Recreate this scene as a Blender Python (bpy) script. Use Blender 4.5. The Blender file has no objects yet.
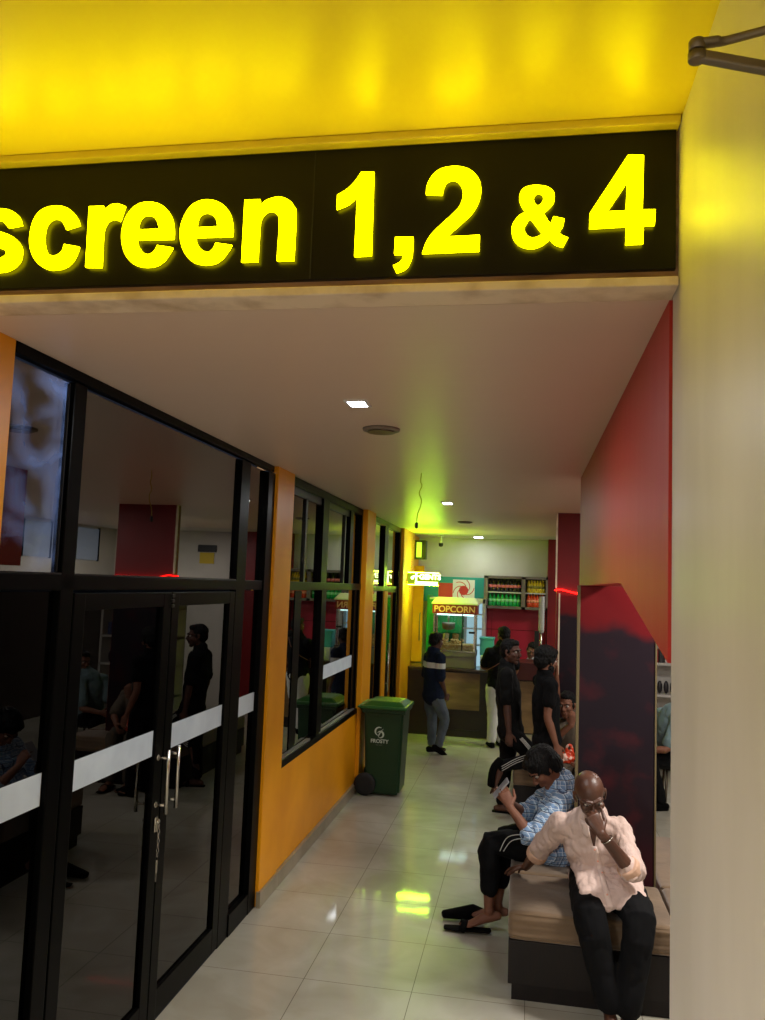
import bpy, bmesh, math, random
from mathutils import Vector, Matrix, noise
random.seed(7)
C = bpy.context.scene.collection
PI = math.pi
V = Vector

# ------------------------------------------------------------------ colour and materials
def lin(c):
    o = []
    for v in c:
        v = v / 255.0
        o.append(v / 12.92 if v <= 0.04045 else ((v + 0.055) / 1.055) ** 2.4)
    return (o[0], o[1], o[2], 1.0)

def mat(name, col, rough=0.5, metal=0.0, spec=0.5, col2=None, scale=8.0, detail=3.0, bump=0.0, bscale=None,
        stretch=(1, 1, 1), coat=0.0, lo=0.35, hi=0.65, rough2=None, sheen=0.0, emit=None, estr=0.0):
    m = bpy.data.materials.new(name); m.use_nodes = True
    nt = m.node_tree; N = nt.nodes; L = nt.links
    b = N['Principled BSDF']
    b.inputs['Base Color'].default_value = lin(col)
    b.inputs['Roughness'].default_value = rough
    b.inputs['Metallic'].default_value = metal
    b.inputs['Specular IOR Level'].default_value = spec
    b.inputs['Coat Weight'].default_value = coat
    b.inputs['Sheen Weight'].default_value = sheen
    if emit:
        b.inputs['Emission Color'].default_value = lin(emit); b.inputs['Emission Strength'].default_value = estr
    if col2 or bump:
        tc = N.new('ShaderNodeTexCoord'); mp = N.new('ShaderNodeMapping'); mp.inputs['Scale'].default_value = stretch
        L.new(tc.outputs['Object'], mp.inputs['Vector'])
    if col2:
        nz = N.new('ShaderNodeTexNoise'); nz.inputs['Scale'].default_value = scale; nz.inputs['Detail'].default_value = detail
        L.new(mp.outputs['Vector'], nz.inputs['Vector'])
        r = N.new('ShaderNodeValToRGB'); r.color_ramp.elements[0].position = lo; r.color_ramp.elements[1].position = hi
        r.color_ramp.elements[0].color = lin(col); r.color_ramp.elements[1].color = lin(col2)
        L.new(nz.outputs['Fac'], r.inputs['Fac']); L.new(r.outputs['Color'], b.inputs['Base Color'])
        if rough2 is not None:
            mr = N.new('ShaderNodeMapRange'); mr.inputs['To Min'].default_value = rough; mr.inputs['To Max'].default_value = rough2
            L.new(nz.outputs['Fac'], mr.inputs['Value']); L.new(mr.outputs['Result'], b.inputs['Roughness'])
    if bump:
        n2 = N.new('ShaderNodeTexNoise'); n2.inputs['Scale'].default_value = bscale or scale; n2.inputs['Detail'].default_value = 4
        L.new(mp.outputs['Vector'], n2.inputs['Vector'])
        bp = N.new('ShaderNodeBump'); bp.inputs['Strength'].default_value = bump; bp.inputs['Distance'].default_value = 0.02
        L.new(n2.outputs['Fac'], bp.inputs['Height']); L.new(bp.outputs['Normal'], b.inputs['Normal'])
    return m

def emis(name, col, strength):
    m = bpy.data.materials.new(name); m.use_nodes = True
    nt = m.node_tree; nt.nodes.clear()
    e = nt.nodes.new('ShaderNodeEmission'); o = nt.nodes.new('ShaderNodeOutputMaterial')
    e.inputs['Color'].default_value = lin(col); e.inputs['Strength'].default_value = strength
    nt.links.new(e.outputs[0], o.inputs['Surface'])
    return m

def glass(name, tint, ior=1.5, rough=0.0, smear=False):
    m = bpy.data.materials.new(name); m.use_nodes = True
    nt = m.node_tree; nt.nodes.clear(); N = nt.nodes; L = nt.links
    t = N.new('ShaderNodeBsdfTransparent'); t.inputs['Color'].default_value = (tint[0], tint[1], tint[2], 1)
    g = N.new('ShaderNodeBsdfGlossy'); g.inputs['Roughness'].default_value = rough; g.inputs['Color'].default_value = (1, 1, 1, 1)
    f = N.new('ShaderNodeFresnel'); f.inputs['IOR'].default_value = ior
    mx = N.new('ShaderNodeMixShader'); o = N.new('ShaderNodeOutputMaterial')
    L.new(f.outputs[0], mx.inputs[0]); L.new(t.outputs[0], mx.inputs[1]); L.new(g.outputs[0], mx.inputs[2])
    last = mx
    if smear:
        d = N.new('ShaderNodeBsdfTranslucent'); d.inputs['Color'].default_value = lin((190, 205, 235))
        tc = N.new('ShaderNodeTexCoord'); nz = N.new('ShaderNodeTexNoise'); nz.inputs['Scale'].default_value = 3.2; nz.inputs['Detail'].default_value = 3; nz.inputs['Distortion'].default_value = 1.6
        L.new(tc.outputs['Object'], nz.inputs['Vector'])
        r = N.new('ShaderNodeMapRange'); r.inputs['From Min'].default_value = .45; r.inputs['From Max'].default_value = .75; r.inputs['To Max'].default_value = .35
        L.new(nz.outputs['Fac'], r.inputs['Value'])
        m2 = N.new('ShaderNodeMixShader'); L.new(r.outputs[0], m2.inputs[0]); L.new(mx.outputs[0], m2.inputs[1]); L.new(d.outputs[0], m2.inputs[2])
        last = m2
    L.new(last.outputs[0], o.inputs['Surface'])
    return m

M = {}
M['ceil'] = mat('ceiling_paint', (214, 190, 170), .38, spec=.5, bump=.25, bscale=1.6, stretch=(.35, 2.6, 1))
M['front_ceil'] = mat('lobby_ceiling_painted_glow', (232, 206, 40), .33, spec=.55, bump=.08, bscale=1.5)  # the sign's yellow glow is put into this colour, ceiling and trim alike
M['white_wall'] = mat('glossy_white_paint', (210, 202, 192), .42, spec=.4, col2=(200, 192, 180), scale=2.2, bump=.12, bscale=1.4, stretch=(1, 2, .5))
M['plain_wall'] = mat('matte_white_paint', (205, 198, 188), .6, col2=(192, 186, 176), scale=1.5)
M['red_beam'] = mat('glossy_red_paint', (180, 50, 40), .48, spec=.28, col2=(178, 46, 38), scale=3, bump=.14, bscale=1.7, stretch=(1, 3, .5))
M['red_wall'] = mat('deep_red_paint', (118, 9, 15), .45, spec=.35, col2=(102, 7, 12), scale=2)
M['orange'] = mat('mustard_orange_paint', (236, 158, 8), .40, spec=.35, col2=(216, 138, 4), scale=1.6, detail=4)
M['orange_mark'] = mat('orange_smudge', (180, 108, 8), .45)
M['cream'] = mat('cream_trim_paint', (226, 206, 178), .5, col2=(180, 154, 120), scale=9, detail=5, lo=.45, hi=.75)
M['rust'] = mat('brown_plywood_edge', (176, 136, 110), .6, col2=(104, 70, 48), scale=7, detail=5, stretch=(.4, 1, 3))
M['frame'] = mat('black_powder_coat', (4, 4, 4), .35, spec=.06)
M['frame_grey'] = mat('dark_grey_aluminium', (24, 23, 21), .35, spec=.3)
M['glass'] = glass('tinted_glass', (.24, .25, .26), 2.9)
M['glass_door'] = glass('dark_door_glass', (.16, .16, .17), 1.48)
M['glass_smear'] = glass('smudged_tinted_glass', (.24, .25, .28), 2.9, smear=True)
M['strip'] = mat('frosted_film', (214, 226, 234), .6, col2=(200, 212, 222), scale=6)
M['chrome'] = mat('brushed_steel', (200, 196, 186), .25, metal=1)
M['dark_metal'] = mat('dark_bronze_metal', (128, 116, 100), .38, metal=.75)
M['sign_black'] = mat('sign_black_acrylic', (9, 7, 3), .3, spec=.22)
M['letter'] = emis('lit_yellow_letter', (255, 240, 0), 10.5)
M['letter_side'] = emis('lit_yellow_letter_edge', (255, 200, 0), 2.0)
M['black'] = mat('black_plastic', (14, 14, 14), .5)
M['darkgrey'] = mat('dark_grey_plastic', (40, 40, 42), .5)
M['white_plastic'] = mat('white_plastic', (215, 215, 212), .4)
M['bin'] = mat('green_bin_plastic', (9, 48, 20), .42, spec=.4, bump=.05, bscale=60)
M['bin_lid'] = mat('green_lid_plastic', (22, 78, 26), .34, spec=.5, bump=.05, bscale=40)
M['rubber'] = mat('black_rubber', (12, 12, 12), .7)
M['logo_grey'] = mat('pale_print', (176, 190, 176), .6)
M['lamp'] = emis('white_lamp_panel', (235, 242, 255), 22.0)
M['bench'] = mat('dark_wenge_veneer', (20, 12, 10), .4, spec=.25, col2=(13, 8, 7), scale=6, stretch=(6, 6, .6))
M['cushion'] = mat('tan_suede', (118, 95, 70), .85, col2=(98, 78, 56), scale=4, detail=4, bump=.18, bscale=14, sheen=.3)
M['counter'] = mat('dark_brown_laminate', (38, 22, 16), .35, spec=.5, col2=(28, 16, 12), scale=5, stretch=(1, 1, 6))
M['counter_panel'] = mat('pale_marble_panel', (146, 116, 78), .4, col2=(112, 86, 56), scale=3.5, detail=5, stretch=(.6, 1, 3))
M['counter_top'] = mat('polished_counter_top', (64, 46, 40), .2)
M['red_panel'] = mat('crimson_wall_panel', (186, 26, 52), .45, col2=(168, 20, 44), scale=1.5)
M['led'] = emis('red_led', (255, 20, 16), 8.0)
M['shelfwood'] = mat('grey_brown_shelf', (122, 110, 98), .5, col2=(104, 92, 82), scale=6)
M['shelfwhite'] = mat('white_shelf_board', (205, 200, 192), .4)
M['steel'] = mat('stainless_panel', (128, 122, 108), .38, metal=.7)
M['teal'] = mat('teal_print', (10, 116, 122), .4, col2=(14, 142, 140), scale=.9)
M['teal_glow'] = mat('pale_teal_plastic', (84, 190, 182), .4)
M['green_fridge'] = mat('green_fridge_side', (6, 132, 66), .4)
M['banner_red'] = mat('banner_red', (196, 30, 48), .45)
M['logo_white'] = mat('banner_white', (232, 226, 222), .45)
M['popred'] = mat('popcorn_red_panel', (128, 22, 14), .4)
M['popwhite'] = mat('cream_enamel', (226, 220, 188), .35)
M['popletter'] = mat('popcorn_letter_cream', (224, 160, 138), .5)
M['popcorn'] = mat('popcorn_flakes', (196, 148, 60), .8, col2=(230, 206, 140), scale=40, bump=1, bscale=45)
M['gents_face'] = emis('lit_green_yellow_face', (176, 205, 30), .75)
M['gents_edge'] = emis('added_green_spill', (188, 255, 30), 380)  # made-up emitter for the strips hidden above and below the sign case
M['gents_edge_low'] = emis('added_green_spill_lower', (188, 255, 30), 260)
M['gents_letter'] = emis('lit_pale_letter', (238, 255, 170), 6.0)
M['skin_old'] = mat('dark_brown_skin', (90, 58, 44), .40, spec=.45, col2=(76, 48, 36), scale=14, bump=.12, bscale=60)
M['skin'] = mat('brown_skin', (128, 82, 60), .62, col2=(114, 70, 50), scale=12, bump=.08, bscale=60)
M['skin_dark'] = mat('deep_brown_skin', (92, 56, 40), .65, col2=(70, 42, 32), scale=12)
M['hair'] = mat('black_hair', (6, 5, 5), .65, spec=.25, bump=.9, bscale=70, stretch=(1, 1, .35))
M['stubble'] = mat('grey_cropped_hair', (58, 42, 34), .8, col2=(86, 70, 60), scale=120)
M['shirt_pink'] = mat('pale_pink_cotton', (212, 186, 176), .85, col2=(200, 174, 163), scale=6, bump=1.0, bscale=11, stretch=(1.8, 1.8, .45))
M['cuff_peach'] = mat('peach_cotton', (208, 168, 142), .85, bump=.2, bscale=20)
M['pants_black'] = mat('black_cotton', (6, 6, 8), .9, spec=.2, bump=.25, bscale=12)
M['tee_black'] = mat('charcoal_tshirt', (13, 13, 13), .9, spec=.2, bump=.2, bscale=14)
M['navy'] = mat('navy_cotton', (22, 34, 66), .85, bump=.2, bscale=12)
M['white_cloth'] = mat('off_white_cloth', (205, 205, 198), .8, bump=.2, bscale=12)
M['navy_band'] = None
M['jeans'] = mat('grey_blue_denim', (92, 102, 112), .85, col2=(66, 76, 88), scale=5, bump=.2, bscale=30)
M['grey_cloth'] = mat('taupe_cloth', (92, 80, 66), .85, col2=(76, 66, 54), scale=6, bump=.25, bscale=10)
M['teal_cloth'] = mat('dusty_teal_cloth', (104, 126, 130), .85, bump=.2, bscale=12)
M['sandal'] = mat('black_sandal', (7, 6, 6), .9, spec=.1)
M['eye'] = mat('eye_white', (200, 190, 180), .3)
M['bag'] = mat('orange_red_plastic_bag', (226, 70, 34), .35, col2=(240, 200, 180), scale=14, lo=.55, hi=.6, bump=.8, bscale=18)
M['phone'] = mat('phone_glass', (20, 22, 26), .15)
M['phone_back'] = mat('silver_phone_edge', (170, 170, 176), .3, metal=.6)
M['asphalt'] = mat('night_paving', (44, 42, 40), .8, col2=(34, 33, 32), scale=3)
M['outer_wall'] = mat('outdoor_plaster', (70, 72, 78), .8, col2=(52, 54, 60), scale=2)

def plaid():
    m = mat('blue_plaid_cotton', (160, 188, 216), .85, bump=.2, bscale=16)
    nt = m.node_tree; N = nt.nodes; L = nt.links; b = N['Principled BSDF']
    tc = N.new('ShaderNodeTexCoord'); sp = N.new('ShaderNodeSeparateXYZ'); L.new(tc.outputs['Object'], sp.inputs[0])
    base = None
    def band(axes, freq, width, phase=0):
        a = N.new('ShaderNodeMath'); a.operation = 'ADD'
        L.new(sp.outputs[axes[0]], a.inputs[0])
        if len(axes) > 1: L.new(sp.outputs[axes[1]], a.inputs[1])
        else: a.inputs[1].default_value = 0
        s = N.new('ShaderNodeMath'); s.operation = 'MULTIPLY_ADD'; s.inputs[1].default_value = freq; s.inputs[2].default_value = phase
        L.new(a.outputs[0], s.inputs[0])
        f = N.new('ShaderNodeMath'); f.operation = 'FRACT'; L.new(s.outputs[0], f.inputs[0])
        l = N.new('ShaderNodeMath'); l.operation = 'LESS_THAN'; l.inputs[1].default_value = width; L.new(f.outputs[0], l.inputs[0])
        return l.outputs[0]
    col = None; prev = lin((152, 182, 212))
    for axes, fr, w, ph, c in (((0, 1), 16, .34, 0, (128, 160, 198)), ((2,), 18, .34, .2, (122, 154, 194)), ((0, 1), 32, .12, .1, (222, 232, 240)), ((2,), 36, .12, .3, (222, 232, 240)), ((0, 1), 16, .08, .4, (58, 78, 116)), ((2,), 18, .09, .6, (58, 78, 116))):
        mx = N.new('ShaderNodeMix'); mx.data_type = 'RGBA'
        if col is None: mx.inputs[6].default_value = prev
        else: L.new(col, mx.inputs[6])
        mx.inputs[7].default_value = lin(c)
        L.new(band(axes, fr, w, ph), mx.inputs[0]); col = mx.outputs[2]
    L.new(col, b.inputs['Base Color'])
    return m
M['plaid'] = plaid()

def tiles():
    m = bpy.data.materials.new('polished_beige_tiles'); m.use_nodes = True
    nt = m.node_tree; N = nt.nodes; L = nt.links; b = N['Principled BSDF']
    tc = N.new('ShaderNodeTexCoord'); mp = N.new('ShaderNodeMapping')
    mp.inputs['Location'].default_value = (1.14 - .59 * 0, -4.49, 0)
    L.new(tc.outputs['Object'], mp.inputs['Vector'])
    br = N.new('ShaderNodeTexBrick'); br.offset = 0; br.inputs['Scale'].default_value = 1
    br.inputs['Brick Width'].default_value = .59; br.inputs['Row Height'].default_value = .59
    br.inputs['Mortar Size'].default_value = .0022; br.inputs['Mortar Smooth'].default_value = .2
    br.inputs['Color1'].default_value = lin((182, 178, 164)); br.inputs['Color2'].default_value = lin((177, 172, 157)); br.inputs['Mortar'].default_value = lin((98, 88, 72))
    L.new(mp.outputs[0], br.inputs['Vector'])
    nz = N.new('ShaderNodeTexNoise'); nz.inputs['Scale'].default_value = 2.2; nz.inputs['Detail'].default_value = 6; nz.inputs['Distortion'].default_value = 1.2
    L.new(tc.outputs['Object'], nz.inputs['Vector'])
    mx = N.new('ShaderNodeMix'); mx.data_type = 'RGBA'; mx.blend_type = 'MULTIPLY'; mx.inputs[0].default_value = .5
    r = N.new('ShaderNodeValToRGB'); r.color_ramp.elements[0].color = lin((200, 190, 170)); r.color_ramp.elements[1].color = (1, 1, 1, 1); r.color_ramp.elements[0].position = .35; r.color_ramp.elements[1].position = .65
    L.new(nz.outputs['Fac'], r.inputs[0]); L.new(br.outputs['Color'], mx.inputs[6]); L.new(r.outputs[0], mx.inputs[7])
    L.new(mx.outputs[2], b.inputs['Base Color'])
    b.inputs['Specular IOR Level'].default_value = .6; b.inputs['Coat Weight'].default_value = .55; b.inputs['Coat Roughness'].default_value = .05
    n2 = N.new('ShaderNodeTexNoise'); n2.inputs['Scale'].default_value = 7; L.new(tc.outputs['Object'], n2.inputs['Vector'])
    mr = N.new('ShaderNodeMapRange'); mr.inputs['To Min'].default_value = .34; mr.inputs['To Max'].default_value = .46
    L.new(n2.outputs['Fac'], mr.inputs['Value']); L.new(mr.outputs[0], b.inputs['Roughness'])
    return m
M['tiles'] = tiles()
def banded():
    m = mat('navy_cotton_with_white_band', (22, 34, 66), .9, spec=.2, bump=.2, bscale=12); nt = m.node_tree; N = nt.nodes; L = nt.links
    tc = N.new('ShaderNodeTexCoord'); sp = N.new('ShaderNodeSeparateXYZ'); L.new(tc.outputs['Object'], sp.inputs[0])
    a = N.new('ShaderNodeMath'); a.operation = 'COMPARE'; a.inputs[1].default_value = 1.125; a.inputs[2].default_value = .034; L.new(sp.outputs[2], a.inputs[0])
    mx = N.new('ShaderNodeMix'); mx.data_type = 'RGBA'; mx.inputs[6].default_value = lin((20, 30, 50)); mx.inputs[7].default_value = lin((205, 205, 200))
    L.new(a.outputs[0], mx.inputs[0]); L.new(mx.outputs[2], N['Principled BSDF'].inputs['Base Color']); return m
M['navy_band'] = banded()

def pillar_print():
    # printed panel: red ground that turns to a dark plum mass with a ragged edge, red mottling
    m = mat('red_and_plum_print', (140, 14, 22), .5, spec=.2)
    nt = m.node_tree; N = nt.nodes; L = nt.links; b = N['Principled BSDF']
    tc = N.new('ShaderNodeTexCoord'); sp = N.new('ShaderNodeSeparateXYZ'); L.new(tc.outputs['Object'], sp.inputs[0])
    nz = N.new('ShaderNodeTexNoise'); nz.inputs['Scale'].default_value = 2.3; nz.inputs['Detail'].default_value = 3; L.new(tc.outputs['Object'], nz.inputs['Vector'])
    a = N.new('ShaderNodeMath'); a.operation = 'MULTIPLY_ADD'; a.inputs[1].default_value = .62
    L.new(nz.outputs['Fac'], a.inputs[0]); L.new(sp.outputs['Z'], a.inputs[2])
    r = N.new('ShaderNodeValToRGB'); e = r.color_ramp.elements
    mr = N.new('ShaderNodeMapRange'); mr.inputs['From Min'].default_value = 0; mr.inputs['From Max'].default_value = 2.9
    L.new(a.outputs[0], mr.inputs['Value']); L.new(mr.outputs[0], r.inputs[0])
    e[0].position = .0; e[0].color = lin((30, 8, 14)); e[1].position = .86; e[1].color = lin((112, 10, 18))
    for p, c in ((.2, (58, 14, 22)), (.36, (26, 8, 16)), (.5, (22, 10, 20)), (.6, (24, 14, 24)), (.76, (28, 16, 26)), (.79, (100, 9, 17))):
        k = e.new(p); k.color = lin(c)
    n2 = N.new('ShaderNodeTexNoise'); n2.inputs['Scale'].default_value = 5; n2.inputs['Detail'].default_value = 4; L.new(tc.outputs['Object'], n2.inputs['Vector'])
    r2 = N.new('ShaderNodeMapRange'); r2.inputs['From Min'].default_value = .52; r2.inputs['From Max'].default_value = .8; r2.inputs['To Max'].default_value = .22
    L.new(n2.outputs['Fac'], r2.inputs['Value'])
    mx = N.new('ShaderNodeMix'); mx.data_type = 'RGBA'; mx.inputs[7].default_value = lin((128, 26, 26))
    L.new(r2.outputs[0], mx.inputs[0]); L.new(r.outputs[0], mx.inputs[6]); L.new(mx.outputs[2], b.inputs['Base Color'])
    return m
M['print'] = pillar_print()

# ------------------------------------------------------------------ mesh helpers
def wm(o):
    w = o.matrix_parent_inverse @ o.matrix_basis if o.parent else o.matrix_basis.copy()
    return wm(o.parent) @ w if o.parent else w
def adopt(o, parent):                       # keeps the child where it was built
    if parent:
        o.parent = parent; o.matrix_parent_inverse = wm(parent).inverted()
def copy_tree(o, parent=None):
    c = o.copy(); C.objects.link(c)
    if parent: c.parent = parent; c.matrix_parent_inverse = o.matrix_parent_inverse
    for k in list(o.children): copy_tree(k, c)
    return c
class MB:
    def __init__(s): s.bm = bmesh.new()
    def box(s, a, b, bev=0.0, seg=2, rot=None, mi=0):
        a = V(a); b = V(b); c = (a + b) / 2; d = b - a
        t = bmesh.new(); bmesh.ops.create_cube(t, size=1)
        for v in t.verts: v.co = V((v.co.x * d.x, v.co.y * d.y, v.co.z * d.z))
        if bev > 0:
            bmesh.ops.bevel(t, geom=list(t.edges), offset=bev, segments=seg, affect='EDGES', profile=.6)
        for v in t.verts:
            if rot: v.co = rot @ v.co
            v.co += c
        s.add(t, mi); return s
    def add(s, t, mi=0, mtx=None, smooth=None):
        mp = {}
        for v in t.verts: mp[v] = s.bm.verts.new(mtx @ v.co if mtx else v.co)
        for f in t.faces:
            try:
                nf = s.bm.faces.new([mp[v] for v in f.verts]); nf.material_index = mi; nf.smooth = f.smooth if smooth is None else smooth
            except ValueError: pass
        t.free()
    def ell(s, c, r, rot=None, sub=3, mi=0):
        t = bmesh.new(); bmesh.ops.create_icosphere(t, subdivisions=sub, radius=1)
        for v in t.verts:
            p = V((v.co.x * r[0], v.co.y * r[1], v.co.z * r[2]))
            if rot: p = rot @ p
            v.co = p + V(c)
        s.add(t, mi, smooth=True); return s
    def tube(s, pts, rad, seg=12, side=None, sub=0, caps=True, mi=0):
        # pts: points; rad: radius or (a, b) per point; side: direction of semi axis a
        P_ = [V(p) for p in pts]; R = [(r, r) if not isinstance(r, (tuple, list)) else r for r in (rad if isinstance(rad, (list,)) else [rad] * len(P_))]
        if sub:
            n = len(P_); Q = []; RR = []
            for i in range(n - 1):
                p0 = P_[max(i - 1, 0)]; p1 = P_[i]; p2 = P_[i + 1]; p3 = P_[min(i + 2, n - 1)]
                for k in range(sub):
                    t = k / sub
                    q = .5 * ((2 * p1) + (p2 - p0) * t + (2 * p0 - 5 * p1 + 4 * p2 - p3) * t * t + (3 * p1 - p0 - 3 * p2 + p3) * t ** 3)
                    Q.append(q); e = t * t * (3 - 2 * t)
                    RR.append((R[i][0] * (1 - e) + R[i + 1][0] * e, R[i][1] * (1 - e) + R[i + 1][1] * e))
            Q.append(P_[-1]); RR.append(R[-1]); P_, R = Q, RR
        tan = []
        for i in range(len(P_)):
            d = P_[min(i + 1, len(P_) - 1)] - P_[max(i - 1, 0)]
            tan.append(d.normalized() if d.length > 1e-9 else V((0, 0, 1)))
        sd = V(side) if side else (V((1, 0, 0)) if abs(tan[0].x) < .8 else V((0, 1, 0)))
        rings = []
        def ring(c, t, sdv, a, b):
            u = (sdv - t * sdv.dot(t)); u = u.normalized() if u.length > 1e-6 else t.orthogonal().normalized()
            w = t.cross(u)
            return [s.bm.verts.new(c + u * (a * math.cos(2 * PI * k / seg)) + w * (b * math.sin(2 * PI * k / seg))) for k in range(seg)], u
        if caps:
            for k in (80, 55, 28):
                an = math.radians(k); rr = R[0]; m_ = min(rr)
                rings.append(ring(P_[0] - tan[0] * m_ * math.sin(an), tan[0], sd, rr[0] * math.cos(an), rr[1] * math.cos(an))[0])
        for i, p in enumerate(P_):
            rg, u = ring(p, tan[i], sd, R[i][0], R[i][1]); rings.append(rg)
            if not side: sd = u
        if caps:
            for k in (28, 55, 80):
                an = math.radians(k); rr = R[-1]; m_ = min(rr)
                rings.append(ring(P_[-1] + tan[-1] * m_ * math.sin(an), tan[-1], sd, rr[0] * math.cos(an), rr[1] * math.cos(an))[0])
        for a, b in zip(rings[:-1], rings[1:]):
            for k in range(seg):
                f = s.bm.faces.new((a[k], a[(k + 1) % seg], b[(k + 1) % seg], b[k])); f.smooth = True; f.material_index = mi
        f = s.bm.faces.new(list(reversed(rings[0]))); f.material_index = mi
        f = s.bm.faces.new(rings[-1]); f.material_index = mi
        return s
    def cyl(s, a, b, r, seg=20, r2=None, mi=0, smooth=True):
        a = V(a); b = V(b); t = (b - a).normalized(); u = t.orthogonal().normalized(); w = t.cross(u); r2 = r if r2 is None else r2
        A = [s.bm.verts.new(a + (u * math.cos(2 * PI * k / seg) + w * math.sin(2 * PI * k / seg)) * r) for k in range(seg)]
        B = [s.bm.verts.new(b + (u * math.cos(2 * PI * k / seg) + w * math.sin(2 * PI * k / seg)) * r2) for k in range(seg)]
        for k in range(seg):
            f = s.bm.faces.new((A[k], A[(k + 1) % seg], B[(k + 1) % seg], B[k])); f.smooth = smooth; f.material_index = mi
        s.bm.faces.new(list(reversed(A))).material_index = mi; s.bm.faces.new(B).material_index = mi
        return s
    def lathe(s, c, prof, seg=20, axis='Z', mi=0):
        c = V(c); rings = []
        for r, h in prof:
            if axis == 'Z': rings.append([s.bm.verts.new(c + V((r * math.cos(2 * PI * k / seg), r * math.sin(2 * PI * k / seg), h))) for k in range(seg)])
            elif axis == 'X': rings.append([s.bm.verts.new(c + V((h, r * math.cos(2 * PI * k / seg), r * math.sin(2 * PI * k / seg)))) for k in range(seg)])
            else: rings.append([s.bm.verts.new(c + V((r * math.sin(2 * PI * k / seg), h, r * math.cos(2 * PI * k / seg)))) for k in range(seg)])
        for a, b in zip(rings[:-1], rings[1:]):
            for k in range(seg):
                f = s.bm.faces.new((a[k], a[(k + 1) % seg], b[(k + 1) % seg], b[k])); f.smooth = True; f.material_index = mi
        s.bm.faces.new(list(reversed(rings[0]))).material_index = mi; s.bm.faces.new(rings[-1]).material_index = mi
        return s
    def prism(s, pts, d, mi=0, bev=0):
        # pts: planar polygon (3D); d: extrusion vector
        d = V(d); t = bmesh.new(); A = [t.verts.new(V(p)) for p in pts]; B = [t.verts.new(V(p) + d) for p in pts]; n = len(A)
        t.faces.new(list(reversed(A))); t.faces.new(B)
        for k in range(n): t.faces.new((A[k], A[(k + 1) % n], B[(k + 1) % n], B[k]))
        if bev: bmesh.ops.bevel(t, geom=list(t.edges), offset=bev, segments=2, affect='EDGES')
        s.add(t, mi); return s
    def build(s, name, m=None, parent=None, mats=None):
        bmesh.ops.recalc_face_normals(s.bm, faces=s.bm.faces)
        me = bpy.data.meshes.new(name); s.bm.to_mesh(me); s.bm.free()
        for k in (mats or [m]):
            if k: me.materials.append(k)
        o = bpy.data.objects.new(name, me); C.objects.link(o)
        adopt(o, parent)
        return o

def thing(name, label, cat, loc=(0, 0, 0), group=None):
    o = bpy.data.objects.new(name, None); C.objects.link(o); o.location = loc; o.empty_display_size = .1
    o['label'] = label; o['category'] = cat
    if group: o['group'] = group
    o.matrix_basis = Matrix.Translation(V(loc))
    return o
def tag(o, label, cat, group=None, kind=None):
    if label: o['label'] = label
    if cat: o['category'] = cat
    if group: o['group'] = group
    if kind: o['kind'] = kind
    return o
def struct(o, label=None):
    o['kind'] = 'structure'
    if label: o['label'] = label
    return o
def box(name, a, b, m, parent=None, bev=0.0, mats=None):
    return MB().box(a, b, bev).build(name, m, parent, mats)

def apply_mods(o):
    dg = bpy.context.evaluated_depsgraph_get(); dg.update()
    ev = o.evaluated_get(dg); me = bpy.data.meshes.new_from_object(ev)
    old = o.data; o.modifiers.clear(); o.data = me; bpy.data.meshes.remove(old)
    return o
def fuse(mb, name, m, parent, voxel=.006, smooth=3, cloth=0.0, cscale=.12, keep=None):
    # one continuous skin over overlapping volumes
    o = mb.build(name, m, parent)
    r = o.modifiers.new('r', 'REMESH'); r.mode = 'VOXEL'; r.voxel_size = voxel; r.use_smooth_shade = True
    sm = o.modifiers.new('s', 'SMOOTH'); sm.factor = .6; sm.iterations = smooth
    apply_mods(o)
    if cloth or keep:
        me = o.data
        me.update()
        nrm = [v.normal.copy() for v in me.vertices]
        for v, n in zip(me.vertices, nrm):
            p = v.co
            if cloth:
                q = V((p.x / cscale, p.y / cscale, p.z / cscale * .8)) + V((noise.noise(p * 9), noise.noise(p * 9 + V((5, 0, 0))), 0)) * .7
                k = abs(noise.noise(q)) * 1.6 - .5
                v.co = p + n * (k * cloth)
        me.update()
    for f in o.data.polygons: f.use_smooth = True
    return o

def glyph_mesh(contours, depth, y, scale=1.0):
    # contours: [(x, z, sharp), ...] in a vertical plane; filled and given thickness
    cu = bpy.data.curves.new('g', 'CURVE'); cu.dimensions = '2D'; cu.fill_mode = 'BOTH'; cu.extrude = depth / 2
    for c in contours:
        pts = []; n = len(c)
        for i in range(n):
            p1 = V((c[i][0], c[i][1])); p2 = V((c[(i + 1) % n][0], c[(i + 1) % n][1])); pts.append(p1)
            p0 = V(c[i - 1][:2]) if not c[i][2] else p1 - (p2 - p1)
            p3 = V(c[(i + 2) % n][:2]) if not c[(i + 1) % n][2] else p2 + (p2 - p1)
            if c[i][2] and c[(i + 1) % n][2]: continue
            if c[i][2]: p0 = 2 * p1 - p2
            if c[(i + 1) % n][2]: p3 = 2 * p2 - p1
            for k in range(1, 6):
                t = k / 6
                pts.append(.5 * ((2 * p1) + (p2 - p0) * t + (2 * p0 - 5 * p1 + 4 * p2 - p3) * t * t + (3 * p1 - p0 - 3 * p2 + p3) * t ** 3))
        sp = cu.splines.new('POLY'); sp.points.add(len(pts) - 1)
        for q, p in zip(sp.points, pts): q.co = (p.x * scale, p.y * scale, 0, 1)
        sp.use_cyclic_u = True
    o = bpy.data.objects.new('g', cu); C.objects.link(o)
    dg = bpy.context.evaluated_depsgraph_get(); dg.update()
    me = bpy.data.meshes.new_from_object(o.evaluated_get(dg))
    bpy.data.objects.remove(o); bpy.data.curves.remove(cu)
    for v in me.vertices: v.co = V((v.co.x, y - v.co.z, v.co.y))
    return me
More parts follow.
